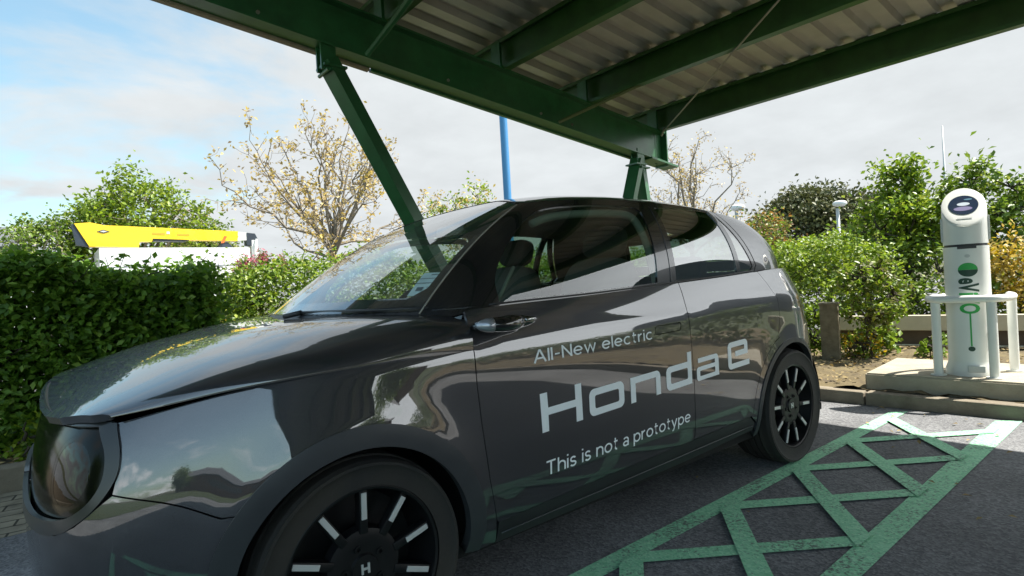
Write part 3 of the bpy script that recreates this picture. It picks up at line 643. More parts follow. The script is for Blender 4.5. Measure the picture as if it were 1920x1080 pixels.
mb = MB(); mb.box((.60, .02, .985), (.012, .55, .055), [[.94, 0, .34], [0, 1, 0], [-.34, 0, .94]], .004); mb.build('dash_screen', GLOSSB, CAR)
mb = MB(); mb.tube([(.82 + .06 * math.sin(a) * 1.0, .37 + .178 * math.cos(a), .90 + .168 * math.sin(a)) for a in np.linspace(0, 2 * math.pi, 33)], .014, 8, cap=False)
mb.box((.80, .37, .88), (.03, .14, .02), bev=.008); mb.tube([(.80, .37, .88), (.55, .37, .80)], .03, 8); mb.build('steering_wheel', CABIN, CAR, True)
Rb = Matrix.Rotation(math.radians(14), 3, 'Y')
def seat(x, y, wide=.25):
    mb = MB(); v, f = superbox((x - .28, y, .54), (.27, wide, .09), .45); mb.add(v, f); v, f = superbox((x - .02, y, .86), (.075, wide - .01, .33), .5, Rb); mb.add(v, f); s_ = mb.build('seat', CABING, CAR, True)
    mb = MB(); v, f = superbox((x + .085, y, 1.262), (.048, .135, .082), .6, Rb); mb.add(v, f); h = mb.build('headrest', CABIN, s_, True)
    for k in (-.07, .07): mb = MB(); mb.tube([(x + .06, y + k, 1.12), (x + .075, y + k, 1.22)], .007, 8); mb.build('headrest_post', CHROME, s_, True)
seat(1.52, -.36); seat(1.52, .36)
mb = MB(); v, f = superbox((2.22, 0, .72), (.09, .60, .30), .35, Rb); mb.add(v, f); v, f = superbox((1.95, 0, .52), (.28, .60, .09), .4); mb.add(v, f); mb.build('rear_bench', CABIN, CAR, True)
for y in (-.34, .34): v, f = superbox((2.33, y, 1.10), (.05, .14, .08), .6, Rb); mb = MB(); mb.add(v, f); mb.build('headrest', CABIN, CAR, True)
patch('headliner', lambda u, w: S_roof(u, w) - np.array([0, 0, .045]), [(-.1067, .06), (3.3, .06), (3.3, 1), (-.1067, 1)], CABING, CAR, off=0, du=.08, dv=.08, skirt=0, side=0)
for sd_ in (1, -1):
    strip('pillar_trim', S_up, crv([(.70, .78), (.78, .85), (.95, .875), (1.25, .875), (1.37, .85), (1.415, .74), (1.44, .4), (1.46, .0)], 6), .035, TRIM, CAR, off=-.035, side=sd_)
    strip('quarter_post', S_up, [(.735, .0), (.722, .3)], .014, TRIM, CAR, off=-.02, side=sd_)
    patch('door_card', S_low, [(.5, .3), (2.3, .4), (2.3, .99), (.5, .98)], CABIN, CAR, off=-.07, skirt=0, side=sd_, du=.08, dv=.08)
mb = MB(); v, f = superbox((.90, 0, 1.345), (.02, .12, .035), .4); mb.add(v, f); mb.tube([(.90, 0, 1.37), (.88, 0, 1.43)], .01, 8); mb.build('rear_view_mirror', GLOSSB, CAR, True)
# parking paper standing behind the windscreen
pw_ = [(.456, .115), (.540, .122), (.520, .285), (.442, .278)]
pp = patch('parking_paper', S_up, pw_, PAPER, CAR, off=-.012, skirt=0, dv=.08)
def pquad(a, b, c, d):
    q0, q1, q2, q3 = (np.array(q) for q in pw_); bl = lambda s, t: (1 - t) * ((1 - s) * q0 + s * q1) + t * ((1 - s) * q3 + s * q2)
    patch('print_line', S_up, [bl(a, b), bl(c, b), bl(c, d), bl(a, d)], INK, pp, off=-.0095, skirt=0, dv=.08)
for q in ((.0, .70, .95, .725), (.0, .50, .90, .525), (.45, .86, .75, .90), (.2, .18, .45, .34), (.55, .3, .85, .33)): pquad(*q)
mb = MB(); mb.tube([(.10, -.15, 1.012), (.20, -.52, 1.012), (.33, -.70, 1.012)], .006, 6); mb.tube([(.05, -.1, 1.0), (.10, -.15, 1.012)], .01, 8); mb.build('wiper', SATINB, CAR, True)
# parent offsets: children were modelled in world space
for ch in CAR.children:
    if ch.name.split('.')[0] != 'wheel': ch.location = -car_base

# ================================================================ GROUND
def sheet(name, poly, z, m, kind='structure'):
    o = obj(name, mesh(name, [(x, y, z) for x, y in poly], [tuple(range(len(poly)))]), m); return tag(o, kind=kind)
def asphalt_mat():
    m = mat('asphalt', (0.10, 0.10, 0.105), 0.88); t = m.node_tree; b = t.nodes['Principled BSDF']; co = N(t, 'ShaderNodeTexCoord')
    n1 = N(t, 'ShaderNodeTexNoise', i_Scale=1.1, i_Detail=6.0, i_Roughness=0.6); n2 = N(t, 'ShaderNodeTexVoronoi', i_Scale=95.0); n3 = N(t, 'ShaderNodeTexNoise', i_Scale=160.0, i_Detail=2.0)
    for n in (n1, n2, n3): L(t, co.outputs['Object'], n.inputs['Vector'])
    r1 = N(t, 'ShaderNodeMapRange', i_1=.3, i_2=.7, i_3=.62, i_4=1.28); L(t, n1.outputs[0], r1.inputs[0])
    cr = N(t, 'ShaderNodeValToRGB'); L(t, n2.outputs['Color'], cr.inputs[0])
    cr.color_ramp.elements[0].color = (.10, .102, .11, 1); cr.color_ramp.elements[1].color = (.235, .24, .245, 1); cr.color_ramp.elements[0].position = .2
    sc = N(t, 'ShaderNodeVectorMath', operation='SCALE'); L(t, cr.outputs[0], sc.inputs[0]); L(t, r1.outputs[0], sc.inputs['Scale']); L(t, sc.outputs[0], b.inputs['Base Color'])
    bp = N(t, 'ShaderNodeBump', i_Strength=.55, i_Distance=.004); ad = N(t, 'ShaderNodeMath', operation='ADD'); L(t, n2.outputs['Distance'], ad.inputs[0]); L(t, n3.outputs[0], ad.inputs[1]); L(t, ad.outputs[0], bp.inputs['Height']); L(t, bp.outputs[0], b.inputs['Normal'])
    return m
def marking_mat():
    m = mat('marking_green', (0.09, 0.30, 0.17), 0.75); t = m.node_tree; b = t.nodes['Principled BSDF']; co = N(t, 'ShaderNodeTexCoord')
    n1 = N(t, 'ShaderNodeTexNoise', i_Scale=70.0, i_Detail=4.0, i_Roughness=.7); n2 = N(t, 'ShaderNodeTexNoise', i_Scale=3.0, i_Detail=5.0); n3 = N(t, 'ShaderNodeTexVoronoi', i_Scale=95.0)
    for n in (n1, n2, n3): L(t, co.outputs['Object'], n.inputs['Vector'])
    a = N(t, 'ShaderNodeMath', operation='MULTIPLY_ADD', i_1=.45); L(t, n2.outputs[0], a.inputs[0]); L(t, n1.outputs[0], a.inputs[2])
    r = N(t, 'ShaderNodeMapRange', i_1=.55, i_2=.70, i_3=0.0, i_4=1.0); L(t, a.outputs[0], r.inputs[0])
    mi = N(t, 'ShaderNodeMix', data_type='RGBA'); L(t, r.outputs[0], mi.inputs[0]); mi.inputs[6].default_value = (.11, .13, .12, 1)
    gr = N(t, 'ShaderNodeValToRGB'); gr.color_ramp.elements[0].color = (.18, .52, .29, 1); gr.color_ramp.elements[1].color = (.38, .72, .48, 1); L(t, n3.outputs['Color'], gr.inputs[0]); L(t, gr.outputs[0], mi.inputs[7]); L(t, mi.outputs[2], b.inputs['Base Color'])
    bp = N(t, 'ShaderNodeBump', i_Strength=.4, i_Distance=.003); L(t, n3.outputs['Distance'], bp.inputs['Height']); L(t, bp.outputs[0], b.inputs['Normal'])
    return m
def paving_mat():
    m = mat('paving', (.2, .18, .13), .9); t = m.node_tree; b = t.nodes['Principled BSDF']; co = N(t, 'ShaderNodeTexCoord')
    br_ = N(t, 'ShaderNodeTexBrick', i_Scale=1.0, i_Mortar_Size=.006, i_Brick_Width=.21, i_Row_Height=.105); br_.inputs['Color1'].default_value = (.27, .24, .17, 1); br_.inputs['Color2'].default_value = (.19, .17, .125, 1); br_.inputs['Mortar'].default_value = (.035, .032, .022, 1)
    mp = N(t, 'ShaderNodeMapping'); mp.inputs['Rotation'].default_value = (0, 0, .15); L(t, co.outputs['Object'], mp.inputs[0]); L(t, mp.outputs[0], br_.inputs[0])
    n = N(t, 'ShaderNodeTexNoise', i_Scale=9.0, i_Detail=6.0); L(t, co.outputs['Object'], n.inputs['Vector']); r = N(t, 'ShaderNodeMapRange', i_1=.3, i_2=.7, i_3=.6, i_4=1.25); L(t, n.outputs[0], r.inputs[0])
    sc = N(t, 'ShaderNodeVectorMath', operation='SCALE'); L(t, br_.outputs[0], sc.inputs[0]); L(t, r.outputs[0], sc.inputs['Scale']); L(t, sc.outputs[0], b.inputs['Base Color'])
    bp = N(t, 'ShaderNodeBump', i_Strength=.8, i_Distance=.01, invert=True); L(t, br_.outputs['Fac'], bp.inputs['Height']); L(t, bp.outputs[0], b.inputs['Normal']); return m
ASPH = asphalt_mat(); MARK = marking_mat(); PAVE = paving_mat()
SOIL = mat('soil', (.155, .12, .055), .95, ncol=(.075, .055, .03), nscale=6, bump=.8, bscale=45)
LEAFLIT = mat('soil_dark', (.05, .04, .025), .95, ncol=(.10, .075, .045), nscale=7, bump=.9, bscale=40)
GRASSG = mat('far_ground', (.045, .055, .022), .95, ncol=(.07, .062, .03), nscale=.3)
KX = lambda y: 4.1523 - .0622 * (y + .3035)
sheet('ground', [(-400, -400), (400, -400), (400, 400), (-400, 400)], -.03, GRASSG)
sheet('car_park', [(-14, -14), (KX(-14), -14), (KX(1.35), 1.35), (-14, 1.35)], 0, ASPH)
sheet('paving', [(-14, 1.35), (KX(1.35), 1.35), (KX(2.25), 2.25), (-14, 2.25)], .001, PAVE)
LAWN = mat('grass', (.025, .045, .008), .95, ncol=(.055, .07, .016), nscale=2.0, bump=.6, bscale=30)
sheet('lawn', [(8.7, -40), (30, -40), (30, -4.2), (8.7, -4.2)], .012, LAWN); sheet('lawn', [(-40, -14), (-4.5, -14), (-4.5, 1.3), (-40, 1.3)], .012, LAWN)
sheet('lawn', [(-40, -40), (8.0, -40), (8.0, -14.05), (-40, -14.05)], .008, LAWN)
sheet('road', [(-40, 6.5), (40, 6.5), (40, 30), (-40, 30)], 0, ASPH)
sheet('road', [(8.6, -40), (30, -40), (30, 6.4), (8.6, 6.4)], 0, ASPH)
def rough_ground(name, x0, x1, y0, y1, z, m, amp, step, left=None):
    nx = int((x1 - x0) / step) + 1; ny = int((y1 - y0) / step) + 1; rg = np.random.default_rng(3)
    h = rg.normal(0, amp, (nx + 2, ny + 2)); h = (h[1:-1, 1:-1] * 2 + h[:-2, 1:-1] + h[2:, 1:-1] + h[1:-1, :-2] + h[1:-1, 2:]) / 6
    v = []; f = []
    for i in range(nx):
        for j in range(ny):
            y = y0 + j * step; x = x0 + i * step
            if left: x = left(y) + (x - x0) * (x1 - left(y)) / (x1 - x0)
            v.append((x, y, z + h[i, j]))
    for i in range(nx - 1):
        for j in range(ny - 1): a = i * ny + j; f.append((a, a + ny, a + ny + 1, a + 1))
    return tag(obj(name, mesh(name, v, f), m, smooth=True), kind='structure')
rough_ground('soil_bed', 4.25, 8.6, -13, 2.3, .10, SOIL, .022, .06, left=lambda y: KX(y) + .09)
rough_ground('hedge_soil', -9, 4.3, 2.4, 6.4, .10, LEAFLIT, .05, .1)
mb = MB(); mb.box((-2.5, 2.32, .05), (6.7, .065, .10), bev=.012); tag(mb.build('paving_edge', KERBM), kind='structure')
mb = MB()
ys = np.linspace(-10, 2.2, 14)
for i in range(13):
    ya, yb = ys[i] + .004, ys[i + 1] - .004; xa, xb = KX(ya), KX(yb)
    cx, cy = (xa + xb) / 2 + .062, (ya + yb) / 2; ang = math.atan2(xb - xa, yb - ya); Rk = Matrix.Rotation(-ang, 3, 'Z')
    mb.box((cx, cy, .0), (.062, (yb - ya) / 2, .096), Rk, .012)
tag(mb.build('kerb', KERBM), kind='structure')
# hatched strip: each line is one flat polygon, one flat sheet per level so that nothing overlaps in a plane
mz = .004
tag(obj('road_marking', mesh('m', [(-1.5, -.835, mz), (-1.5, -.925, mz), (4.10, -.925, mz), (4.04, -.835, mz)], [(0, 1, 2, 3)]), MARK), kind='structure')
tag(obj('road_marking', mesh('m', [(-1.5, -1.509, mz), (-1.5, -1.578, mz), (4.215, -1.530, mz), (4.13, -1.405, mz)], [(0, 1, 2, 3)]), MARK), kind='structure')
def hatch_bar(x0, x1, z):
    hw = .068
    return tag(obj('road_marking', mesh('m', [(x0 - hw, -.915, z), (x1 - hw, -1.47, z), (x1 + hw, -1.47, z), (x0 + hw, -.915, z)], [(0, 1, 2, 3)]), MARK), kind='structure')
hatch_bar(3.79, 3.12, .012)
for k in range(-3, 4):
    xn = 1.03 + .69 * k
    hatch_bar(xn, xn + .74, .008)
    hatch_bar(xn, xn - .67, .012)

# ================================================================ CARPORT (cross beams along y, roof falls towards +x)
CP = empty('carport', (2.45, 1.6, 0)); tag(CP, 'dark green steel carport with ribbed metal roof sheltering the grey car', 'carport'); cpb = Vector((2.45, 1.6, 0))
ZB = lambda x: 3.115 - .1240 * (x - 1.45)
def cpart(mb, name, m, parent=None, **k):
    o = mb.build(name, m, parent or CP, **k)
    if parent is None: o.location = -cpb
    return o
X0, X1, YN, YF = -1.0, 4.92, -27.0, 2.32
bd = .338
mbm = beam_between((X0, 1.6, ZB(X0) - bd / 2), (4.86, 1.6, ZB(4.86) - bd / 2), .15, bd, kind='I', t=.014); cpart(mbm, 'main_beam', GREEN)
# outer flange edge; sunlight on its near length is painted pale
cpart(beam_between((X0, 1.705, ZB(X0) - bd - .006), (1.35, 1.705, ZB(1.35) - bd - .006), .045, .022), 'flange_strip', mat('sunlit_edge', (.36, .29, .23), .7, noise=.2))
cpart(beam_between((1.36, 1.70, ZB(1.36) - bd - .006), (4.72, 1.70, ZB(4.72) - bd - .006), .035, .022), 'flange_strip', GREENL)
for x in (-.92, .32, 1.50, 2.62, 3.70, 4.82):
    zc_ = ZB(x) + .135
    cpart(beam_between((x, YF - .05, zc_), (x, YN + .05, zc_), .075, .27, kind='C', t=.008), 'cross_beam', GREENC)
    mb = MB(); mb.box((x - .085, 1.6, ZB(x) + .115), (.012, .06, .115)); mb.box((x - .055, 1.6, ZB(x) + .006), (.075, .07, .006)); cpart(mb, 'beam_cleat', SATINB if False else GREEN)
# ribbed roof sheet
per = .236; prof = [(0, 0), (.090, 0), (.104, .058), (.205, .058), (.219, 0), (.236, 0)]
yy = []; k = 0
while YN + k * per < YF:
    for a, h in prof[:-1]: yy.append((YN + k * per + a, h))
    k += 1
v = []; f = []; xs_ = np.linspace(X0 - .1, X1, 12)
for i, x in enumerate(xs_):
    for y, h in yy: v.append((x, y, ZB(x) + .274 + h))
n_ = len(yy)
for i in range(len(xs_) - 1):
    for j in range(n_ - 1): f.append((i * n_ + j, i * n_ + j + 1, (i + 1) * n_ + j + 1, (i + 1) * n_ + j))
mb = MB(); mb.add(v, f); rs = cpart(mb, 'roof_sheet', SHEET)
sol = rs.modifiers.new('t', 'SOLIDIFY'); sol.thickness = .003; sol.offset = 1
# edge plate at the low end, base plate over the far strut
mb = MB(); mb.box((4.80, 1.6, ZB(4.8) - bd - .012), (.24, .10, .010), [[.9924, 0, .123], [0, 1, 0], [-.123, 0, .9924]]); mb.box((4.80, 1.6, ZB(4.8) - .16), (.055, .01, .20)); mb.box((4.865, 1.6, ZB(4.86) - .18), (.008, .085, .20)); cpart(mb, 'end_plate', GREENL)
def strut(a, b, w=.128):
    mb = beam_between(a, b, w, w * .8, up=(.97, .26, .3), kind='box')
    o = cpart(mb, 'strut', GREENL); d = (Vector(b) - Vector(a)).normalized(); m2 = MB()
    p = Vector(a); m2.tube([p + Vector((-.03, -.09, -.09)), p + Vector((-.03, .09, -.09))], .014, 8); m2.box(tuple(p - d * .02 + Vector((0, -.04, .0))), (.055, .008, .10)); m2.box(tuple(p - d * .02 + Vector((0, .04, .0))), (.055, .008, .10))
    m2.box(tuple(p + d * .06), (.085, .080, .008)); m2.build('strut_bracket', GREEN, o); m2 = MB(); q = Vector(b); m2.box((q.x, q.y, .02), (.16, .14, .012), bev=.003); m2.build('base_plate', GREEN, o)
strut((.985, 1.6, ZB(.985) - bd - .09), (2.50, 1.62, .02))
strut((4.40, 1.58, ZB(4.40) - bd - .06), (3.55, 1.62, .02), .125); strut((4.50, 1.64, ZB(4.50) - bd - .06), (4.86, 1.66, .02), .115)
mb = MB(); mb.tube([(3.18, 1.52, ZB(3.18) - bd + .02), (3.70, .92, ZB(3.7) + .02)], .016, 8); cpart(mb, 'knee_brace', mat('brace_olive', (.075, .10, .022), .5))
mb = MB(); mb.tube([(1.26, 1.53, ZB(1.26) - bd + .02), (1.36, 1.25, ZB(1.36) - .12), (1.42, 1.02, ZB(1.4) + .02), (1.5, .80, ZB(1.5) + .03)], [.022, .026, .030, .032], 8); cpart(mb, 'knee_brace', GREEN)
mb = MB(); mb.tube([(4.78, 1.50, ZB(4.78) - .02), (1.62, -2.76, ZB(1.62) - .01)], .0075, 6); mb.tube([(4.79, 1.53, ZB(4.79) - .05), (4.74, 1.45, ZB(4.74) + .0)], .014, 6); cpart(mb, 'bracing_rod', STEEL)
mb = MB()
for x in (1.95, 2.95, 3.35, .5, -.2): mb.lathe([(.013, 0), (.013, .010), (.0, .012)], 'y', (x, 1.505, ZB(x) - .30), 8)
cpart(mb, 'bolt_heads', STEEL)

# ================================================================ CHARGING POST, ITS PLINTH AND GUARD RAIL
def slab():
    mb = MB(); mb.prism([(4.338, -.572), (5.27, -.50), (5.36, -2.6), (4.46, -2.6)], .06, .219); o = mb.build('plinth', CONC)
    bm = bmesh.new(); bm.from_mesh(o.data); bmesh.ops.bevel(bm, geom=[e for e in bm.edges if e.calc_face_angle(0) > .5], offset=.012, segments=2, affect='EDGES'); bm.to_mesh(o.data); bm.free(); return o
tag(slab(), 'raised concrete plinth carrying the white charging post', 'plinth')
CH = empty('charging_post', (4.66, -1.182, .219)); tag(CH, 'white cylindrical electric car charging post with green lettering on the concrete plinth', 'charging post')
DV = Vector((-.965, -.263, 0)).normalized()                       # the way its face looks
ax = Vector((DV.y, -DV.x, 0)); CHM = Matrix((( ax.x, DV.x, 0), (ax.y, DV.y, 0), (0, 0, 1)))   # local x across, y = facing
def rot(o): o.rotation_euler = CHM.to_euler(); return o
rc = .136
def cyl_uv(th, z, r=rc): return (-r * math.sin(th), r * math.cos(th), z)
mb = MB(); mb.lathe([(0, .0), (rc + .022, 0), (rc + .020, .045), (rc + .004, .085), (rc, .11), (rc, .945), (0, .945)], n=64); rot(mb.build('post_body', WHITEP, CH, auto=40))
mb = MB(); mb.lathe([(0, .945), (rc - .008, .945), (rc - .008, .962), (0, .962)], n=64); rot(mb.build('seam_ring', BLACKP, CH, auto=40))
# head with slanted face
v = []; f = []; n = 64; rh = rc - .002
rings = [(rh, None, .962), (rh, None, 1.10)]
cut = lambda y: 1.345 - .62 * (y - (-rh)) * .92
vs = [(rh * math.cos(2 * math.pi * k / n), rh * math.sin(2 * math.pi * k / n)) for k in range(n)]
def ring(fn): return [fn(x, y) for x, y in vs]
zcut = lambda y: 1.245 - 1.12 * y
RG = [ring(lambda x, y: (x, y, .962)), ring(lambda x, y: (x, y, 1.10)), ring(lambda x, y: (x, y, zcut(y) - .016)), ring(lambda x, y: (x * .985, y * .985, zcut(y) - .004)), ring(lambda x, y: (x * .94, y * .94, zcut(y * .94))), ring(lambda x, y: (x * .70, y * .70, zcut(y * .70))), ring(lambda x, y: (0, 0, zcut(0)))]
v = [p for r_ in RG for p in r_]; f = [(i * n + k, i * n + (k + 1) % n, (i + 1) * n + (k + 1) % n, (i + 1) * n + k) for i in range(len(RG) - 1) for k in range(n)]
mb = MB(); mb.add(v, f); hd_ = rot(mb.build('post_head', WHITEP, CH, auto=38))
# round screen and its button on the slanted face
def face_pt(a, b, h=.003): s_ = math.hypot(1, 1.12); return (a, b / s_ + 1.12 / s_ * h, zcut(b / s_) + h / s_)
mb = MB(); pts = [face_pt(.088 * math.cos(2 * math.pi * k / 40), -.100 * math.sin(2 * math.pi * k / 40) - .012, .004) for k in range(40)]; mb.add(pts, [tuple(range(40))]); pts2 = [face_pt(.088 * math.cos(2 * math.pi * k / 40), -.100 * math.sin(2 * math.pi * k / 40) - .012, .0005) for k in range(40)]; mb.add(pts2, []); mb.f += [(k, (k + 1) % 40, 40 + (k + 1) % 40, 40 + k) for k in range(40)]; mb.mi += [0] * 40; mb.build('screen', SCREENM, hd_)
def disp(nm, ca, cb, ra, rb, m): mb = MB(); mb.add([face_pt(ca + ra * math.cos(2 * math.pi * k / 24), cb + rb * math.sin(2 * math.pi * k / 24), .0055) for k in range(24)], [tuple(range(24))]); mb.build(nm, m, hd_)
disp('display_mark', 0, -.018, .038, .018, mat('display_white', (.55, .62, .70), .3)); disp('display_mark', .005, .030, .055, .022, mat('display_violet', (.22, .20, .36), .3)); disp('display_mark', -.03, -.065, .025, .008, mat('display_teal', (.10, .22, .32), .3))
mb = MB(); mb.add([face_pt(a, b, .004) for a, b in ((-.045, .118), (.045, .118), (.045, .134), (-.045, .134))], [(0, 1, 2, 3)]); mb.build('card_slot', GREYP, hd_)
for sg in (-1, 1):
    mb = MB(); mb.box((sg * (rc - .006), -.015, 1.075), (.012, .035, .075), bev=.006); mb.box((sg * (rc - .004), .022, 1.075), (.012, .006, .088), bev=.003); rot(mb.build('side_vent', GREYP, CH))
mb = MB(); mb.box((0, rc - .004, .938), (.055, .006, .010), bev=.002); rot(mb.build('latch', BLACKP, CH))
v, f = superbox((0, -.10, .22), (.125, .10, .23), .3); mb = MB(); mb.add(v, f); rot(mb.build('rear_housing', WHITEP, CH, True))
mb = MB(); mb.box((-.02, rc + .012, .055), (.05, .012, .025), bev=.005); rot(mb.build('foot_hatch', GREYP, CH))
# printed marks on the front of the body
def cyl_patch(name, poly, m, dz=.0015):
    P = dens(poly, .012, .012); o = obj(name, mesh(name, [cyl_uv(a / rc, z, rc + dz) for a, z in P], [tuple(range(len(P)))]), m, CH)
    return rot(o)
th0 = -.030
circp = lambda cx, cz, rx, rz, a0=0, a1=360, n=36: [(cx + rx * math.cos(math.radians(a0 + (a1 - a0) * i / n)), cz + rz * math.sin(math.radians(a0 + (a1 - a0) * i / n))) for i in range(n + (a1 - a0 != 360))]
def strip_patch(name, poly, m, dz=.0015):
    # polygon on the cylinder, triangulated finely so it follows the curve
    S = lambda u, v_: np.stack([rc * np.sin(u / rc), rc * np.cos(u / rc), v_ + 0 * u], -1)
    poly = [(-a, b) for a, b in poly][::-1] if False else poly
    loops = dens(poly, .012, .03); V = [Vector(p) for p in loops]; E = [(i, (i + 1) % len(V)) for i in range(len(V))]
    rv, re, rf, *_ = geometry.delaunay_2d_cdt(V, E, [], 1, 1e-7)
    P = [cyl_uv(q[0] / rc, q[1], rc + dz) for q in rv]
    return rot(obj(name, mesh(name, P, [tuple(t) for t in rf]), m, CH))
strip_patch('logo_disc', circp(0, .775, .058, .050, 0, 180), EGREEN); strip_patch('logo_disc', circp(0, .7745, .058, .050, 180, 360), EDARK)
strip_patch('lock_dot', circp(0, .875, .016, .012), GREYP)
strip_patch('cable_line', [(-.005, .22), (.005, .22), (.005, .46), (-.005, .46)], EGREEN); strip_patch('plug_dot', circp(0, .20, .020, .018), EDARK)
def post_text(s, z_top, z_bot, w, m):
    v, f = text_uv(s, .035, 5); x0, x1 = v[:, 0].min(), v[:, 0].max(); y0, y1 = v[:, 1].min(), v[:, 1].max()
    a = ((v[:, 1] - y0) / (y1 - y0) - .5) * w; z = z_top - (v[:, 0] - x0) / (x1 - x0) * (z_top - z_bot)
    o = obj('lettering', mesh('lettering', [cyl_uv(p / rc, q, rc + .0015) for p, q in zip(a, z)], f), m, CH); return rot(o)
post_text('eV', .715, .612, .120, EDARK); post_text('iVO', .608, .455, .120, EGREEN)
# guard rail: hoop on two legs in front of the post
GR = empty('guard_rail', (4.50, -1.2, .219)); tag(GR, 'white tubular guard rail wrapping round the charging post', 'guard rail')
grb = Vector((4.50, -1.2, .219))
def hoop(z): return [(4.98, -1.08, z), (4.80, -.99, z), (4.62, -.955, z), (4.52, -.98, z), (4.45, -1.05, z), (4.455, -1.20, z), (4.485, -1.34, z), (4.54, -1.395, z), (4.64, -1.42, z), (4.82, -1.41, z), (4.98, -1.36, z)]
mb = MB(); hp = [np.array(p) for p in hoop(.785)]
mb.tube([Vector(p) for p in crv(hp, 6)], .026, 14); o = mb.build('top_tube', WHITEP, GR, True); o.location = -grb
for x, y in ((4.49, -1.02), (4.505, -1.345), (4.90, -1.04), (4.90, -1.385)):
    mb = MB(); mb.tube([(x, y, .225), (x, y, .775)], .030, 16); mb.lathe([(.05, .220), (.05, .228), (0, .228)], c=(x, y, 0), n=20); o = mb.build('leg', WHITEP, GR, auto=40); o.location = -grb

# ================================================================ STREET FURNITURE AND FAR THINGS
mb = MB(); mb.box((5.76, .245, .38), (.085, .085, .30), Matrix.Rotation(.3, 3, 'Z'), .008); mb.box((5.76, .245, .685), (.095, .095, .012), Matrix.Rotation(.3, 3, 'Z'), .006); tag(mb.build('wooden_post', WOOD), 'short weathered square wooden post in the planting bed behind the car', 'post')
FN = empty('low_fence', (7.1, -.5, .08)); tag(FN, 'low cream rail fence with brown board below, behind the charging post', 'fence'); fb = Vector((7.1, -.5, .08))
Rf = Matrix.Rotation(math.radians(13.5), 3, 'Z')
def fbox(c, h, nm, m):
    mb = MB(); mb.box(tuple(Rf @ Vector(c)), h, Rf, .006); return mb.build(nm, m, FN)
fbox((0, -1.0, .30), (.05, 2.3, .085), 'top_rail', CREAM); fbox((.02, -1.0, .13), (.03, 2.3, .085), 'lower_board', BROWN); fbox((-.02, -1.0, .045), (.02, 2.3, .010), 'bottom_rail', CREAM)
for y in (1.2, -.3, -1.8, -3.2): fbox((.06, y, .17), (.04, .045, .21), 'fence_post', CREAM)
mb = MB(); mb.tube([(6.30, 6.18, 0), (6.30, 6.18, 6.5)], .075, 20); mb.lathe([(.13, 0), (.13, .02), (0, .02)], c=(6.3, 6.18, 0), n=20); tag(mb.build('blue_pole', BLUEP, auto=40), 'tall round blue pole rising beyond the car roof', 'pole')
def garden_lamp(x, y, z, label, s=1.0):
    g = empty('lamp_post', (x, y, 0)); tag(g, label, 'street lamp', 'small globe lamp posts beyond the hedge')
    mb = MB(); mb.tube([(0, 0, 0), (0, 0, z - .12)], [.075 * s, .055 * s], 14); mb.build('pole', GREYP, g, True)
    v, f = superbox((0, -.05, z - .03), (.19 * s, .22 * s, .11 * s), .85); mb = MB(); mb.add(v, f); mb.build('lamp_head', TRUCKW, g, True)
garden_lamp(12.41, 2.67, 2.42, 'grey lamp post with a white dome head in front of the dark dense tree', .62); garden_lamp(16.8, 7.40, 3.18, 'grey lamp post with a white dome head just above the car rear roof')
mb = MB(); mb.tube([(38.2, 7.0, 0), (38.2, 7.0, 8.5)], [.10, .035], 10); tag(mb.build('mast', GREYP, None, True), 'thin grey mast standing far off behind the trees on the right', 'mast')
# house far left
HS = empty('house', (-4.5, 38, 0)); tag(HS, 'low house with a grey slate roof glimpsed over the hedge at far left', 'house')
mb = MB(); mb.box((0, 0, 2.2), (3.6, 3, 2.2)); mb.build('wall', RENDERW, HS)
mb = MB(); mb.add([(-3.9, -3.3, 4.35), (3.55, -3.3, 4.35), (3.0, 0, 5.65), (-3.9, 0, 5.65), (-3.9, 3.3, 4.35), (3.55, 3.3, 4.35)], [(0, 1, 2, 3), (3, 2, 5, 4)]); r_ = mb.build('roof', SLATE, HS); r_.modifiers.new('t', 'SOLIDIFY').thickness = .12
mb = MB(); mb.box((3.0, 0, 5.0), (.55, .4, .62)); mb.build('chimney', RENDERW, r_)
mb = MB(); mb.box((-1.5, -3.02, 2.4), (.6, .03, .6)); mb.box((1.4, -3.02, 2.4), (.6, .03, .6)); mb.build('window', GLOSSB, HS)
# boom lift truck beyond the hedge
BT = empty('boom_truck', (1.6, 13.4, 0)); tag(BT, 'white truck carrying a folded yellow lifting boom, parked beyond the left hedge', 'truck'); bb = Vector((1.6, 13.4, 0))
def tpart(mb, nm, m, par=None, **k):
    o = mb.build(nm, m, par or BT, **k)
    if par is None: o.location = -bb
    return o
def plate(poly, y0, y1):
    mb = MB(); mb.prism(poly, y0, y1, 'xz'); return mb
bo_ = tpart(plate([(-.12, 2.91), (.16, 2.94), (.40, 2.885), (3.12, 2.79), (3.10, 2.555), (2.2, 2.57), (1.30, 2.60), (1.28, 2.535), (1.05, 2.53), (1.02, 2.40), (.12, 2.42)], 12.95, 13.25), 'boom', YELLOW)
tpart(plate([(-.17, 2.90), (-.13, 2.90), (.11, 2.42), (-.10, 2.46)], 12.97, 13.23), 'boom_heel', NAVY, bo_)
tpart(plate([(1.30, 2.597), (2.05, 2.572), (1.95, 2.535), (1.32, 2.545)], 12.99, 13.2), 'boom_ram', NAVY, bo_)
tpart(plate([(.27, 2.745), (.385, 2.785), (.50, 2.745), (.385, 2.705)], 12.94, 12.949), 'diamond_badge', NAVY, bo_); tpart(plate([(.32, 2.745), (.385, 2.765), (.45, 2.745), (.385, 2.725)], 12.932, 12.939), 'badge_panel', GREYP, bo_)
tpart(plate([(1.58, 2.705), (1.64, 2.705), (1.64, 2.76), (1.58, 2.76)], 12.94, 12.949), 'sticker', WHITEP, bo_)
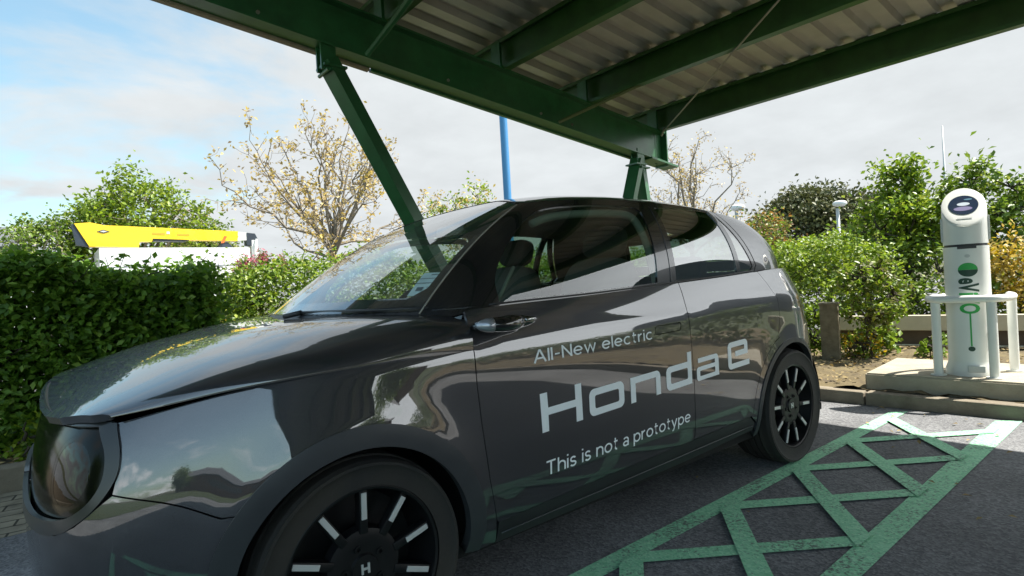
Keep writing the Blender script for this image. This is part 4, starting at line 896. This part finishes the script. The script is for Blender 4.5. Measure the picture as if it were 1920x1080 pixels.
tpart(plate([(1.30, 2.69), (1.55, 2.685), (1.55, 2.735), (1.30, 2.74)], 12.942, 12.949), 'sticker', mat('boom_print', (.45, .32, .02), .5), bo_); tpart(plate([(1.80, 2.675), (2.05, 2.67), (2.05, 2.715), (1.80, 2.72)], 12.942, 12.949), 'sticker', bpy.data.materials['boom_print'], bo_)
tpart(plate([(2.72, 2.50), (2.78, 2.50), (2.86, 2.66), (2.80, 2.67)], 12.93, 12.949), 'latch', ORANGE, bo_)
tpart(plate([(2.62, 2.36), (2.98, 2.36), (2.95, 2.46), (2.86, 2.53), (2.74, 2.50)], 12.98, 13.2), 'boom_rest', NAVY)
tpart(plate([(3.09, 2.565), (3.32, 2.575), (3.32, 2.765), (3.06, 2.785), (3.13, 2.67)], 12.97, 13.22), 'boom_tip', WHITEP, bo_)
tpart(plate([(3.32, 2.45), (3.50, 2.42), (3.58, 2.60), (3.52, 2.74), (3.32, 2.76)], 12.96, 13.24), 'tip_head', NAVY, bo_)
mb = MB(); mb.box((3.50, 13.1, 2.12), (.075, .15, .46), bev=.02); mb.tube([(3.50, 12.92, 1.9), (3.50, 12.91, 2.45), (3.54, 12.93, 2.6)], .03, 8); mb.box((3.33, 13.1, 2.10), (.05, .14, .28), bev=.01); tpart(mb, 'basket_arm', WHITEP, auto=40)
mb = MB(); mb.prism([(.25, 1.2), (3.34, 1.2), (3.20, 2.36), (.27, 2.36)], 12.6, 14.4, 'xz'); tpart(mb, 'body', TRUCKW)
mb = MB(); mb.box((1.8, 12.594, 1.95), (1.5, .004, .006)); mb.box((1.2, 12.594, 1.75), (.004, .004, .5)); tpart(mb, 'panel_seam', GREYP)
mb = MB(); mb.box((.4, 13.5, .9), (2.6, .8, .16)); tpart(mb, 'chassis', NAVY)
mb = MB(); mb.prism([(-2.3, .7), (-.2, .7), (-.2, 2.1), (-1.5, 2.1), (-2.2, 1.5)], 12.6, 14.4, 'xz'); tpart(mb, 'cab', TRUCKW)
for x in (-1.4, 2.1):
    for y in (12.72, 14.28):
        mb = MB(); mb.lathe([(0, -.12), (.30, -.12), (.42, -.10), (.42, .10), (.30, .12), (0, .12)], 'y', (x, y, .42), 28); tpart(mb, 'wheel', RUBBER, auto=40)
# what the glossy car mirrors: buildings and greenery on the camera's side
RB = empty('brick_building', (6, -40, 0)); tag(RB, 'long brown brick building with a grey roof opposite the car park', 'building')
mb = MB(); mb.box((-6, 0, 1.5), (16, 4, 1.5)); mb.build('wall', BRICKR, RB)
mb = MB(); mb.add([(-22.3, -4.4, 3.0), (10.3, -4.4, 3.0), (10.3, 0, 4.2), (-22.3, 0, 4.2), (-22.3, 4.4, 3.0), (10.3, 4.4, 3.0)], [(0, 1, 2, 3), (3, 2, 5, 4)]); mb.build('roof', SLATE, RB).modifiers.new('t', 'SOLIDIFY').thickness = .15
for k in range(9): mb = MB(); mb.box((-20 + 3.4 * k, 4.02, 1.7), (.7, .04, .6), bev=.01); mb.build('window', GLOSSB, RB)
BH = empty('barrel_building', (27, -13.5, 0)); tag(BH, 'dark building with a rounded barrel roof opposite the car', 'building')
mb = MB(); mb.prism([(-5.5, 0)] + [(-5.5 + 5.5 * (1 - math.cos(a)), 2.6 + 4.4 * math.sin(a)) for a in np.linspace(0, math.pi, 24)] + [(5.5, 0)], -4, 4, 'yz'); mb.build('shell', SLATE, BH)

# ================================================================ PLANTS
def leaf_mesh(name, C, size, m, parent, seed=0, up=.35, out=None, aspect=.55):
    rg = np.random.default_rng(seed); n = len(C); C = np.asarray(C, float); sz = np.asarray(size) * rg.uniform(.65, 1.25, n)
    nr = rg.normal(size=(n, 3)); nr[:, 2] = np.abs(nr[:, 2]) + up
    if out is not None: nr += out
    nr /= np.linalg.norm(nr, axis=1, keepdims=True)
    d = rg.normal(size=(n, 3)); d -= nr * (d * nr).sum(1, keepdims=True); d /= np.linalg.norm(d, axis=1, keepdims=True); s_ = np.cross(nr, d)
    a = sz[:, None]; w = a * aspect * .5; fold = nr * (a * .10)
    V = np.empty((n, 4, 3)); V[:, 0] = C - d * a * .5; V[:, 1] = C - s_ * w + fold - d * a * .04; V[:, 2] = C + d * a * .5 - fold * .6; V[:, 3] = C + s_ * w + fold - d * a * .04
    me = bpy.data.meshes.new(name); me.vertices.add(4 * n); me.vertices.foreach_set('co', V.ravel().astype(np.float32))
    b = np.arange(n) * 4; F = np.stack([b, b + 1, b + 2, b, b + 2, b + 3], 1).ravel()
    me.loops.add(6 * n); me.loops.foreach_set('vertex_index', F.astype(np.int32)); me.polygons.add(2 * n); me.polygons.foreach_set('loop_start', np.arange(0, 6 * n, 3, dtype=np.int32)); me.update(calc_edges=True); me.validate()
    return obj(name, me, m, parent)
LM = dict(
 hedge=leafmat('leaf_hedge', (.070, .165, .014), (.175, .32, .026), (.30, .44, .06), .55, .45),
 lit=leafmat('leaf_lit', (.085, .165, .014), (.200, .295, .026), (.33, .40, .06), .42, .4),
 tree=leafmat('leaf_tree', (.075, .145, .016), (.175, .255, .028), (.30, .34, .06), .45, .35),
 bright=leafmat('leaf_bright', (.120, .215, .012), (.270, .360, .022), (.38, .42, .06), .42, .45),
 dark=leafmat('leaf_dark', (.060, .075, .024), (.115, .125, .045), (.16, .15, .07), .55, .2),
 gold=leafmat('leaf_gold', (.40, .29, .08), (.58, .44, .10), (.70, .62, .38), .5, .4),
 pale=leafmat('leaf_pale', (.26, .19, .11), (.42, .33, .19), (.52, .45, .32), .5, .35),
 yellow=leafmat('leaf_yellow', (.38, .25, .012), (.60, .42, .02), (.30, .34, .04), .45, .4),
 orange=leafmat('leaf_orange', (.24, .12, .03), (.42, .23, .04), (.25, .24, .04), .5, .4),
 pink=leafmat('leaf_pink', (.34, .06, .10), (.50, .13, .18), (.15, .16, .04), .5, .4),
 olive=leafmat('leaf_olive', (.10, .12, .03), (.20, .20, .05), (.32, .30, .12), .5, .35),
 litter=leafmat('leaf_litter', (.22, .15, .06), (.36, .28, .12), (.10, .07, .03), .8, .1))
def tube_net(segs, name, m, parent):
    mb = MB()
    for pts, ra in segs: mb.tube(pts, ra, 7 if ra[0] > .02 else 5, cap=False)
    return mb.build(name, m, parent, True)
def wob(a, b, k, amt, rg):
    a = np.array(a); b = np.array(b); l = np.linalg.norm(b - a); return [Vector(a + (b - a) * t + (rg.normal(size=3) * l * amt if 0 < i < k else 0)) for i, t in enumerate(np.linspace(0, 1, k + 1))]
def tree(name, label, base, h, crown_c, crown_r, clumps, per, lsize, lm, trunk_r=.09, fork=.4, bark=BARK, seed=1, limbs=9, clump_r=.3, shell=.55, group=None, twig=.006, lobes=None, cat='tree'):
    rg = np.random.default_rng(seed); T = empty(name, base); tag(T, label, cat, group)
    cc = np.array(crown_c) - np.array(base); cr = np.array(crown_r); top = np.array([0, 0, h * fork]); segs = []
    tp = wob((0, 0, 0), top, 4, .03, rg); segs.append((tp, list(np.linspace(trunk_r, trunk_r * .7, 5))))
    ends = []
    for i in range(limbs):
        th = 2 * math.pi * (i + rg.uniform(-.3, .3)) / limbs; ph = rg.uniform(-.1, 1.15); e = cc + cr * .62 * np.array([math.cos(th) * math.cos(ph), math.sin(th) * math.cos(ph), math.sin(ph)])
        st = top * rg.uniform(.72, 1); P = wob(st, e, 4, .07, rg); segs.append((P, list(np.linspace(trunk_r * .48, trunk_r * .12, 5)))); ends.append(P)
    CL = []; EP = np.array([p[:] for Q in ends for p in Q[1:]])
    for i in range(clumps):
        d = rg.normal(size=3); d /= np.linalg.norm(d); r = rg.uniform(shell, 1.0) ** .6
        if lobes: lc_, lr_ = lobes[rg.integers(len(lobes))]; c = np.array(lc_) - np.array(base) + np.array(lr_) * d * r
        else: c = cc + cr * d * r
        CL.append(c); best = EP[np.argmin(((EP - c) ** 2).sum(1))]
        segs.append((wob(best, c, 3, .10, rg), [twig * 2.2, twig * 1.6, twig * 1.2, twig * .7]))
    tube_net(segs, 'trunk', bark, T)
    cl = np.repeat(np.array(CL), per, 0); P = cl + rg.normal(size=cl.shape) * clump_r * rg.uniform(.3, 1.0, (len(cl), 1))
    mats_ = lm if isinstance(lm, list) else [lm]
    pick = rg.integers(len(mats_), size=len(P))
    for i, q in enumerate(mats_): leaf_mesh('crown', P[pick == i], lsize, LM[q], T, seed + i)
    return T
def hedge(name, label, x0, x1, y0, y1, z0, z1, n, lsize, lm, seed, rotz=0.0, depth=.30, bumps=.10, group=None, stems=24, thin=0.0, sides='flrt'):
    rg = np.random.default_rng(seed); cx, cy = (x0 + x1) / 2, (y0 + y1) / 2; H = empty(name, (cx, cy, z0)); H.rotation_euler = (0, 0, rotz); tag(H, label, 'hedge', group)
    hx, hy, hz = (x1 - x0) / 2, (y1 - y0) / 2, z1 - z0
    A = dict(f=2 * hx * hz, l=2 * hy * hz, r=2 * hy * hz, t=4 * hx * hy); tot = sum(A[k] for k in sides); PP = []; OO = []
    for k in sides:
        m_ = int(n * A[k] / tot); a = rg.uniform(-1, 1, m_); b = rg.uniform(0, 1, m_); d = rg.exponential(depth * .45, m_)
        if k == 'f': p = np.stack([a * hx, -hy + d, b * hz], 1); o = (0, -.8, 0)
        elif k == 'l': p = np.stack([-hx + d, a * hy, b * hz], 1); o = (-.8, 0, 0)
        elif k == 'r': p = np.stack([hx - d, a * hy, b * hz], 1); o = (.8, 0, 0)
        else: p = np.stack([a * hx, (b * 2 - 1) * hy, hz - d], 1); o = (0, 0, .8)
        PP.append(p); OO.append(np.tile(o, (m_, 1)))
    P = np.concatenate(PP); O = np.concatenate(OO)
    # lumpy outline from a few sines, and stray shoots on top
    w = sum(np.sin(P[:, 0] * f1 + P[:, 2] * f2 + P[:, 1] * f3 + ph) for f1, f2, f3, ph in ((3.1, 2.3, 2.9, .4), (7.3, 5.9, 6.1, 1.9), (13.7, 11.3, 12.1, .7), (23, 19, 21, 2.2))) / 4
    P += O / .8 * (w * bumps)[:, None]; eg = np.clip((np.abs(P[:, 0]) - hx + .3) / .3, 0, 1)[:, None]; P += rg.normal(size=P.shape) * eg * .075; P[:, 2] += np.clip((P[:, 2] - hz * .55) / (hz * .3), 0, 1) * (w * bumps * .8 + bumps * (np.sin(P[:, 0] * 2.1 + 1.0) + np.sin(P[:, 0] * 4.7)) * .45)
    keep = np.ones(len(P), bool)
    if thin: 
        g = np.sin(P[:, 0] * 5.1 + 1) * np.sin(P[:, 2] * 6.3 + P[:, 0] * 2) ; keep = ~((P[:, 2] < hz * .5) & (rg.uniform(size=len(P)) < thin * (1 + g * .6)))
    P, O = P[keep], O[keep]
    sh = []; segs = []
    for i in range(int(stems * 1.6)):
        x = rg.uniform(-hx, hx); y = rg.uniform(-hy, hy * .3); b = np.array([x, y, hz - .1]); e = b + np.array([rg.normal() * .07, rg.normal() * .07, rg.uniform(.12, .26)]); segs.append((wob(b, e, 2, .1, rg), [.004, .003, .002])); t = rg.uniform(.2, 1, 9); sh.append(b + (e - b) * t[:, None] + rg.normal(size=(9, 3)) * .022)
    P = np.concatenate([P] + sh); O = np.concatenate([O, np.zeros((len(P) - len(O), 3))])
    for i in range(stems):
        x = rg.uniform(-hx, hx); y = rg.uniform(-hy * .6, hy * .6); top = np.array([x + rg.normal() * .15, y + rg.normal() * .1, hz * rg.uniform(.7, .95)]); Q = wob((x, y, 0), top, 5, .05, rg); segs.append((Q, [.018, .015, .012, .010, .008, .005]))
        for j in range(6): s_ = np.array(Q[rg.integers(1, 5)]); segs.append((wob(s_, s_ + rg.normal(size=3) * [.22, .20, .16] + [0, -.12, .12], 3, .1, rg), [.007, .005, .004, .002]))
    tube_net(segs, 'stems', BARKD, H)
    if isinstance(lm, list):
        pk = rg.choice(len(lm), len(P), p=[.7, .3] if len(lm) == 2 else None)
        for i, q in enumerate(lm): leaf_mesh('foliage', P[pk == i], lsize, LM[q], H, seed + i, .3, O[pk == i], .6)
    else: leaf_mesh('foliage', P, lsize, LM[lm], H, seed, .3, O, .6)
    return H
hedge('hedge', 'dark shaded clipped hedge at the left in front of the truck', -2.4, .42, 2.72, 3.75, .08, 1.34, 62000, .060, 'hedge', 5, depth=.75, bumps=.12, sides='frt', stems=26)
hedge('hedge', 'sunlit green hedge seen above the bonnet and through the windscreen', .95, 9.5, 4.55, 5.6, .08, 1.48, 46000, .060, ['lit', 'bright'], 6, depth=.6, bumps=.16, sides='flt', stems=44, thin=.35)
hedge('hedge', 'sunlit rounded hedge behind the rear of the grey car', 5.95, 8.1, .60, 1.65, .08, 1.34, 15000, .055, ['bright', 'lit'], 7, rotz=-.42, depth=.4, bumps=.13, stems=16, thin=.25)
hedge('hedge', 'dark green hedge out of view along the planting bed, added for the reflections in the car', 6.6, 7.7, -12.5, -3.4, .08, 1.05, 12000, .075, 'tree', 9, depth=.4, bumps=.12, stems=12, sides='lft')  # unseen hedge, added to darken what the doors mirror
tree('shrub', 'yellow leaved shrub low behind the end of the dark hedge', (.75, 4.25, .08), .9, (.78, 4.25, .48), (.42, .25, .36), 40, 30, .06, 'yellow', .02, .3, BARKD, 21, 5, .10, cat='shrub')
tree('tree', 'broad green leafy tree behind the yellow boom', (1.45, 14.9, 0), 4.6, (1.45, 14.9, 3.0), (1.8, 1.5, 1.5), 190, 46, .13, ['tree', 'bright'], .11, .45, BARK, 31, 12, .24, .35, lobes=[((1.4, 14.9, 3.0), (1.75, 1.3, 1.25)), ((1.3, 14.9, 3.65), (.95, .9, .95)), ((2.3, 14.9, 2.8), (1.0, .9, .85)), ((.35, 14.9, 2.9), (.6, .8, .85))])
tree('tree', 'small dark green tree left of the yellow boom', (-.75, 14.6, 0), 3.6, (-.62, 14.6, 2.6), (.75, .7, .75), 80, 40, .10, 'tree', .06, .4, BARK, 32, 7, .17, .3)
tree('tree', 'bushy olive tree behind the boom tip', (2.6, 14.4, 0), 3.0, (2.65, 14.4, 2.2), (1.0, .8, .75), 90, 40, .10, ['olive', 'tree'], .06, .4, BARK, 33, 7, .18, .3)
def bare_tree(label, base, trunk_h, crown_c, crown_r, n1, n2, n3, lm, seed, per=5, lsize=.085, tr=.085, low=None):
    rg = np.random.default_rng(seed); T = empty('tree', base); tag(T, label, 'tree'); cc = np.array(crown_c) - np.array(base); cr = np.array(crown_r); segs = []; LP = []
    top = np.array([0, 0, trunk_h]); segs.append((wob((0, 0, 0), top, 4, .015, rg), list(np.linspace(tr, tr * .78, 5))))
    for i in range(n1):
        th = 2 * math.pi * (i + rg.uniform(-.35, .35)) / n1; ph = rg.uniform(.0, 1.25) if i % 4 else 1.35
        e = cc + cr * .78 * np.array([math.cos(th) * math.cos(ph), math.sin(th) * math.cos(ph), math.sin(ph) * 1.1]); st = top * rg.uniform(.80, 1.0)
        mid = st + (e - st) * .5 + np.array([0, 0, -.12 * np.linalg.norm(e - st)]) * (ph < .7)
        A = wob(st, mid, 2, .06, rg) + wob(mid, e, 3, .06, rg)[1:]; segs.append((A, list(np.linspace(tr * .50, tr * .11, len(A)))))
        for j in range(n2):
            s_ = np.array(A[rg.integers(1, len(A))]); d = (s_ - top) / (np.linalg.norm(s_ - top) + .01) + rg.normal(size=3) * .65 + [0, 0, .25]; e2 = s_ + d / np.linalg.norm(d) * rg.uniform(.3, .75) * cr.mean() * .55
            B = wob(s_, e2, 3, .09, rg); segs.append((B, [tr * .17, tr * .12, tr * .09, tr * .06]))
            for k in range(n3):
                s3 = np.array(B[rg.integers(1, 4)]); d3 = d / np.linalg.norm(d) + rg.normal(size=3) * .75; e3 = s3 + d3 / np.linalg.norm(d3) * rg.uniform(.15, .42) * cr.mean() * .42
                Cc = wob(s3, e3, 2, .1, rg); segs.append((Cc, [tr * .075, tr * .055, tr * .035]))
                for q in (1, 2):
                    if rg.uniform() < .72: LP.append(np.array(Cc[q]) + rg.normal(size=(per, 3)) * .055)
    tube_net(segs, 'trunk', BARK, T); P = np.concatenate(LP); mats_ = lm; pk = rg.integers(len(mats_), size=len(P))
    for i, q in enumerate(mats_): leaf_mesh('crown', P[pk == i], lsize, LM[q], T, seed + i)
    return T
bare_tree('wide spreading half bare tree with sparse golden spring leaves, left of the car roof', (3.84, 8.77, 0), 2.25, (3.95, 8.85, 2.6), (2.5, 1.8, 1.75), 20, 6, 5, ['gold', 'gold', 'pale'], 40, 4, .085, tr=.072)
bare_tree('mostly bare tree with a few pale brown leaves behind the carport strut', (11.9, 5.9, 0), 1.9, (11.85, 5.85, 2.75), (1.75, 1.6, 1.65), 11, 7, 6, ['pale', 'gold'], 42, 3, .07, .075)
tree('shrub', 'yellow green bush beside the blue pole', (8.5, 10.8, 0), 4.1, (8.55, 10.8, 3.0), (1.15, 1.0, 1.15), 75, 26, .11, ['gold', 'lit', 'bright'], .05, .4, BARK, 43, 8, .20, .2, cat='shrub')
tree('shrub', 'orange leaved bush behind the rear window of the car', (11.8, 4.1, 0), 2.4, (11.8, 4.1, 1.75), (.75, .7, .75), 60, 34, .085, ['orange', 'olive', 'lit'], .04, .4, BARK, 44, 7, .16, .2, cat='shrub')
tree('tree', 'dense dark olive rounded tree far behind the right hedge', (16.0, 4.4, 0), 3.1, (16.0, 4.6, 1.85), (2.15, 1.9, 1.42), 380, 75, .13, 'dark', .09, .35, BARKD, 45, 9, .20, .6)
tree('tree', 'tall bright green young tree left of the charging post', (8.95, .45, .08), 2.8, (8.95, .45, 1.45), (.85, .8, 1.0), 190, 38, .085, ['bright', 'lit'], .055, .45, BARKD, 46, 12, .13, .25, lobes=[((8.95, .5, 1.3), (.85, .8, .85)), ((8.95, .52, 2.15), (.28, .3, .55)), ((9.0, .1, 1.6), (.5, .5, .55)), ((8.85, .8, 1.5), (.45, .5, .6))])
tree('tree', 'dark stemmed green tree right behind the charging post', (9.15, -.42, .08), 2.6, (9.16, -.42, 1.65), (.55, .6, .78), 100, 34, .085, ['tree', 'lit'], .055, .5, BARKD, 47, 9, .12, .25)
tree('shrub', 'yellow leaved shrub at the right edge behind the guard rail', (8.2, -.88, .08), 1.3, (8.2, -.92, .85), (.35, .4, .48), 60, 34, .065, ['yellow', 'gold'], .02, .35, BARKD, 48, 6, .10, cat='shrub')
tree('shrub', 'green undergrowth bush behind the low cream fence', (8.3, -.15, .08), 1.2, (8.3, -.10, .65), (.7, .9, .55), 120, 40, .075, ['lit', 'tree'], .02, .35, BARKD, 49, 8, .13, cat='shrub')
tree('sapling', 'slim sapling with pale olive leaves beside the wooden post', (5.97, -.06, .08), 1.25, (5.98, -.08, .80), (.36, .32, .42), 90, 26, .058, ['olive', 'lit', 'bright'], .016, .4, BARKD, 50, 6, .06, cat='sapling')
tree('shrub', 'pink flowering shrub behind the boom tip', (3.4, 12.3, 0), 2.2, (3.5, 12.3, 1.85), (.62, .4, .30), 40, 40, .08, ['pink', 'pink', 'olive'], .03, .5, BARKD, 51, 6, .12, cat='shrub')
tree('plant', 'small leafy weed in the bed in front of the low fence', (6.25, -.50, .08), .4, (6.25, -.5, .22), (.16, .16, .14), 16, 12, .07, 'lit', .006, .3, BARKD, 52, 4, .04, cat='plant')
tree('plant', 'low yellow flowering plant beside the wooden post', (5.98, .10, .08), .45, (5.98, .06, .20), (.22, .2, .15), 24, 22, .045, ['yellow', 'lit'], .006, .3, BARKD, 53, 4, .05, cat='plant')
tree('plant', 'broad leaved green plant between the sapling and the low fence', (6.35, .05, .08), .5, (6.35, .02, .26), (.28, .2, .18), 24, 14, .08, ['lit', 'bright'], .006, .3, BARKD, 55, 4, .06, cat='plant')
tree('plant', 'leafy green plant growing against the wooden post', (5.88, .47, .08), .8, (5.88, .47, .40), (.12, .12, .32), 26, 18, .06, ['bright', 'lit'], .008, .3, BARKD, 56, 5, .05, cat='plant')
tree('plant', 'leafy weed at the foot of the dark hedge beside the car nose', (-.72, 2.55, .08), .4, (-.70, 2.55, .24), (.22, .12, .15), 18, 14, .06, 'bright', .006, .3, BARKD, 54, 4, .05, cat='plant')
# greenery mirrored in the car
for i, (x, y, h) in enumerate(((-14, -33, 5), (10.5, -31, 5.5), (-9.5, -1.5, 3.2))):
    tree('tree', ['round green tree at the far left opposite the car park', 'taller green tree in front of the brick building', 'bushy green tree facing the nose of the grey car'][i], (x, y, 0), h, (x, y, h * .55), (h * .36, h * .36, h * .42), 120, 36, .24, ['tree', 'lit'], .14, .4, BARK, 60 + i, 9, .42, .3)
# fallen leaves and debris
rg = np.random.default_rng(77); n = 1500; P = np.stack([rg.uniform(4.35, 7.4, n), rg.uniform(-2.6, 1.4, n), np.full(n, .128)], 1); P = P[~((P[:, 0] < 5.4) & (P[:, 1] < -.45))]
tag(leaf_mesh('leaf_litter', P, .05, LM['litter'], None, 5, 3.0), 'dry brown fallen leaves scattered over the planting bed', 'leaves', kind='stuff')
n = 90; P = np.stack([KX(0) - rg.exponential(.5, n), rg.uniform(-2.6, .6, n), np.full(n, .012)], 1)
tag(leaf_mesh('leaf_litter', P, .038, LM['litter'], None, 8, 4.0), 'few dry leaves blown along the kerb on the tarmac', 'leaves', kind='stuff')
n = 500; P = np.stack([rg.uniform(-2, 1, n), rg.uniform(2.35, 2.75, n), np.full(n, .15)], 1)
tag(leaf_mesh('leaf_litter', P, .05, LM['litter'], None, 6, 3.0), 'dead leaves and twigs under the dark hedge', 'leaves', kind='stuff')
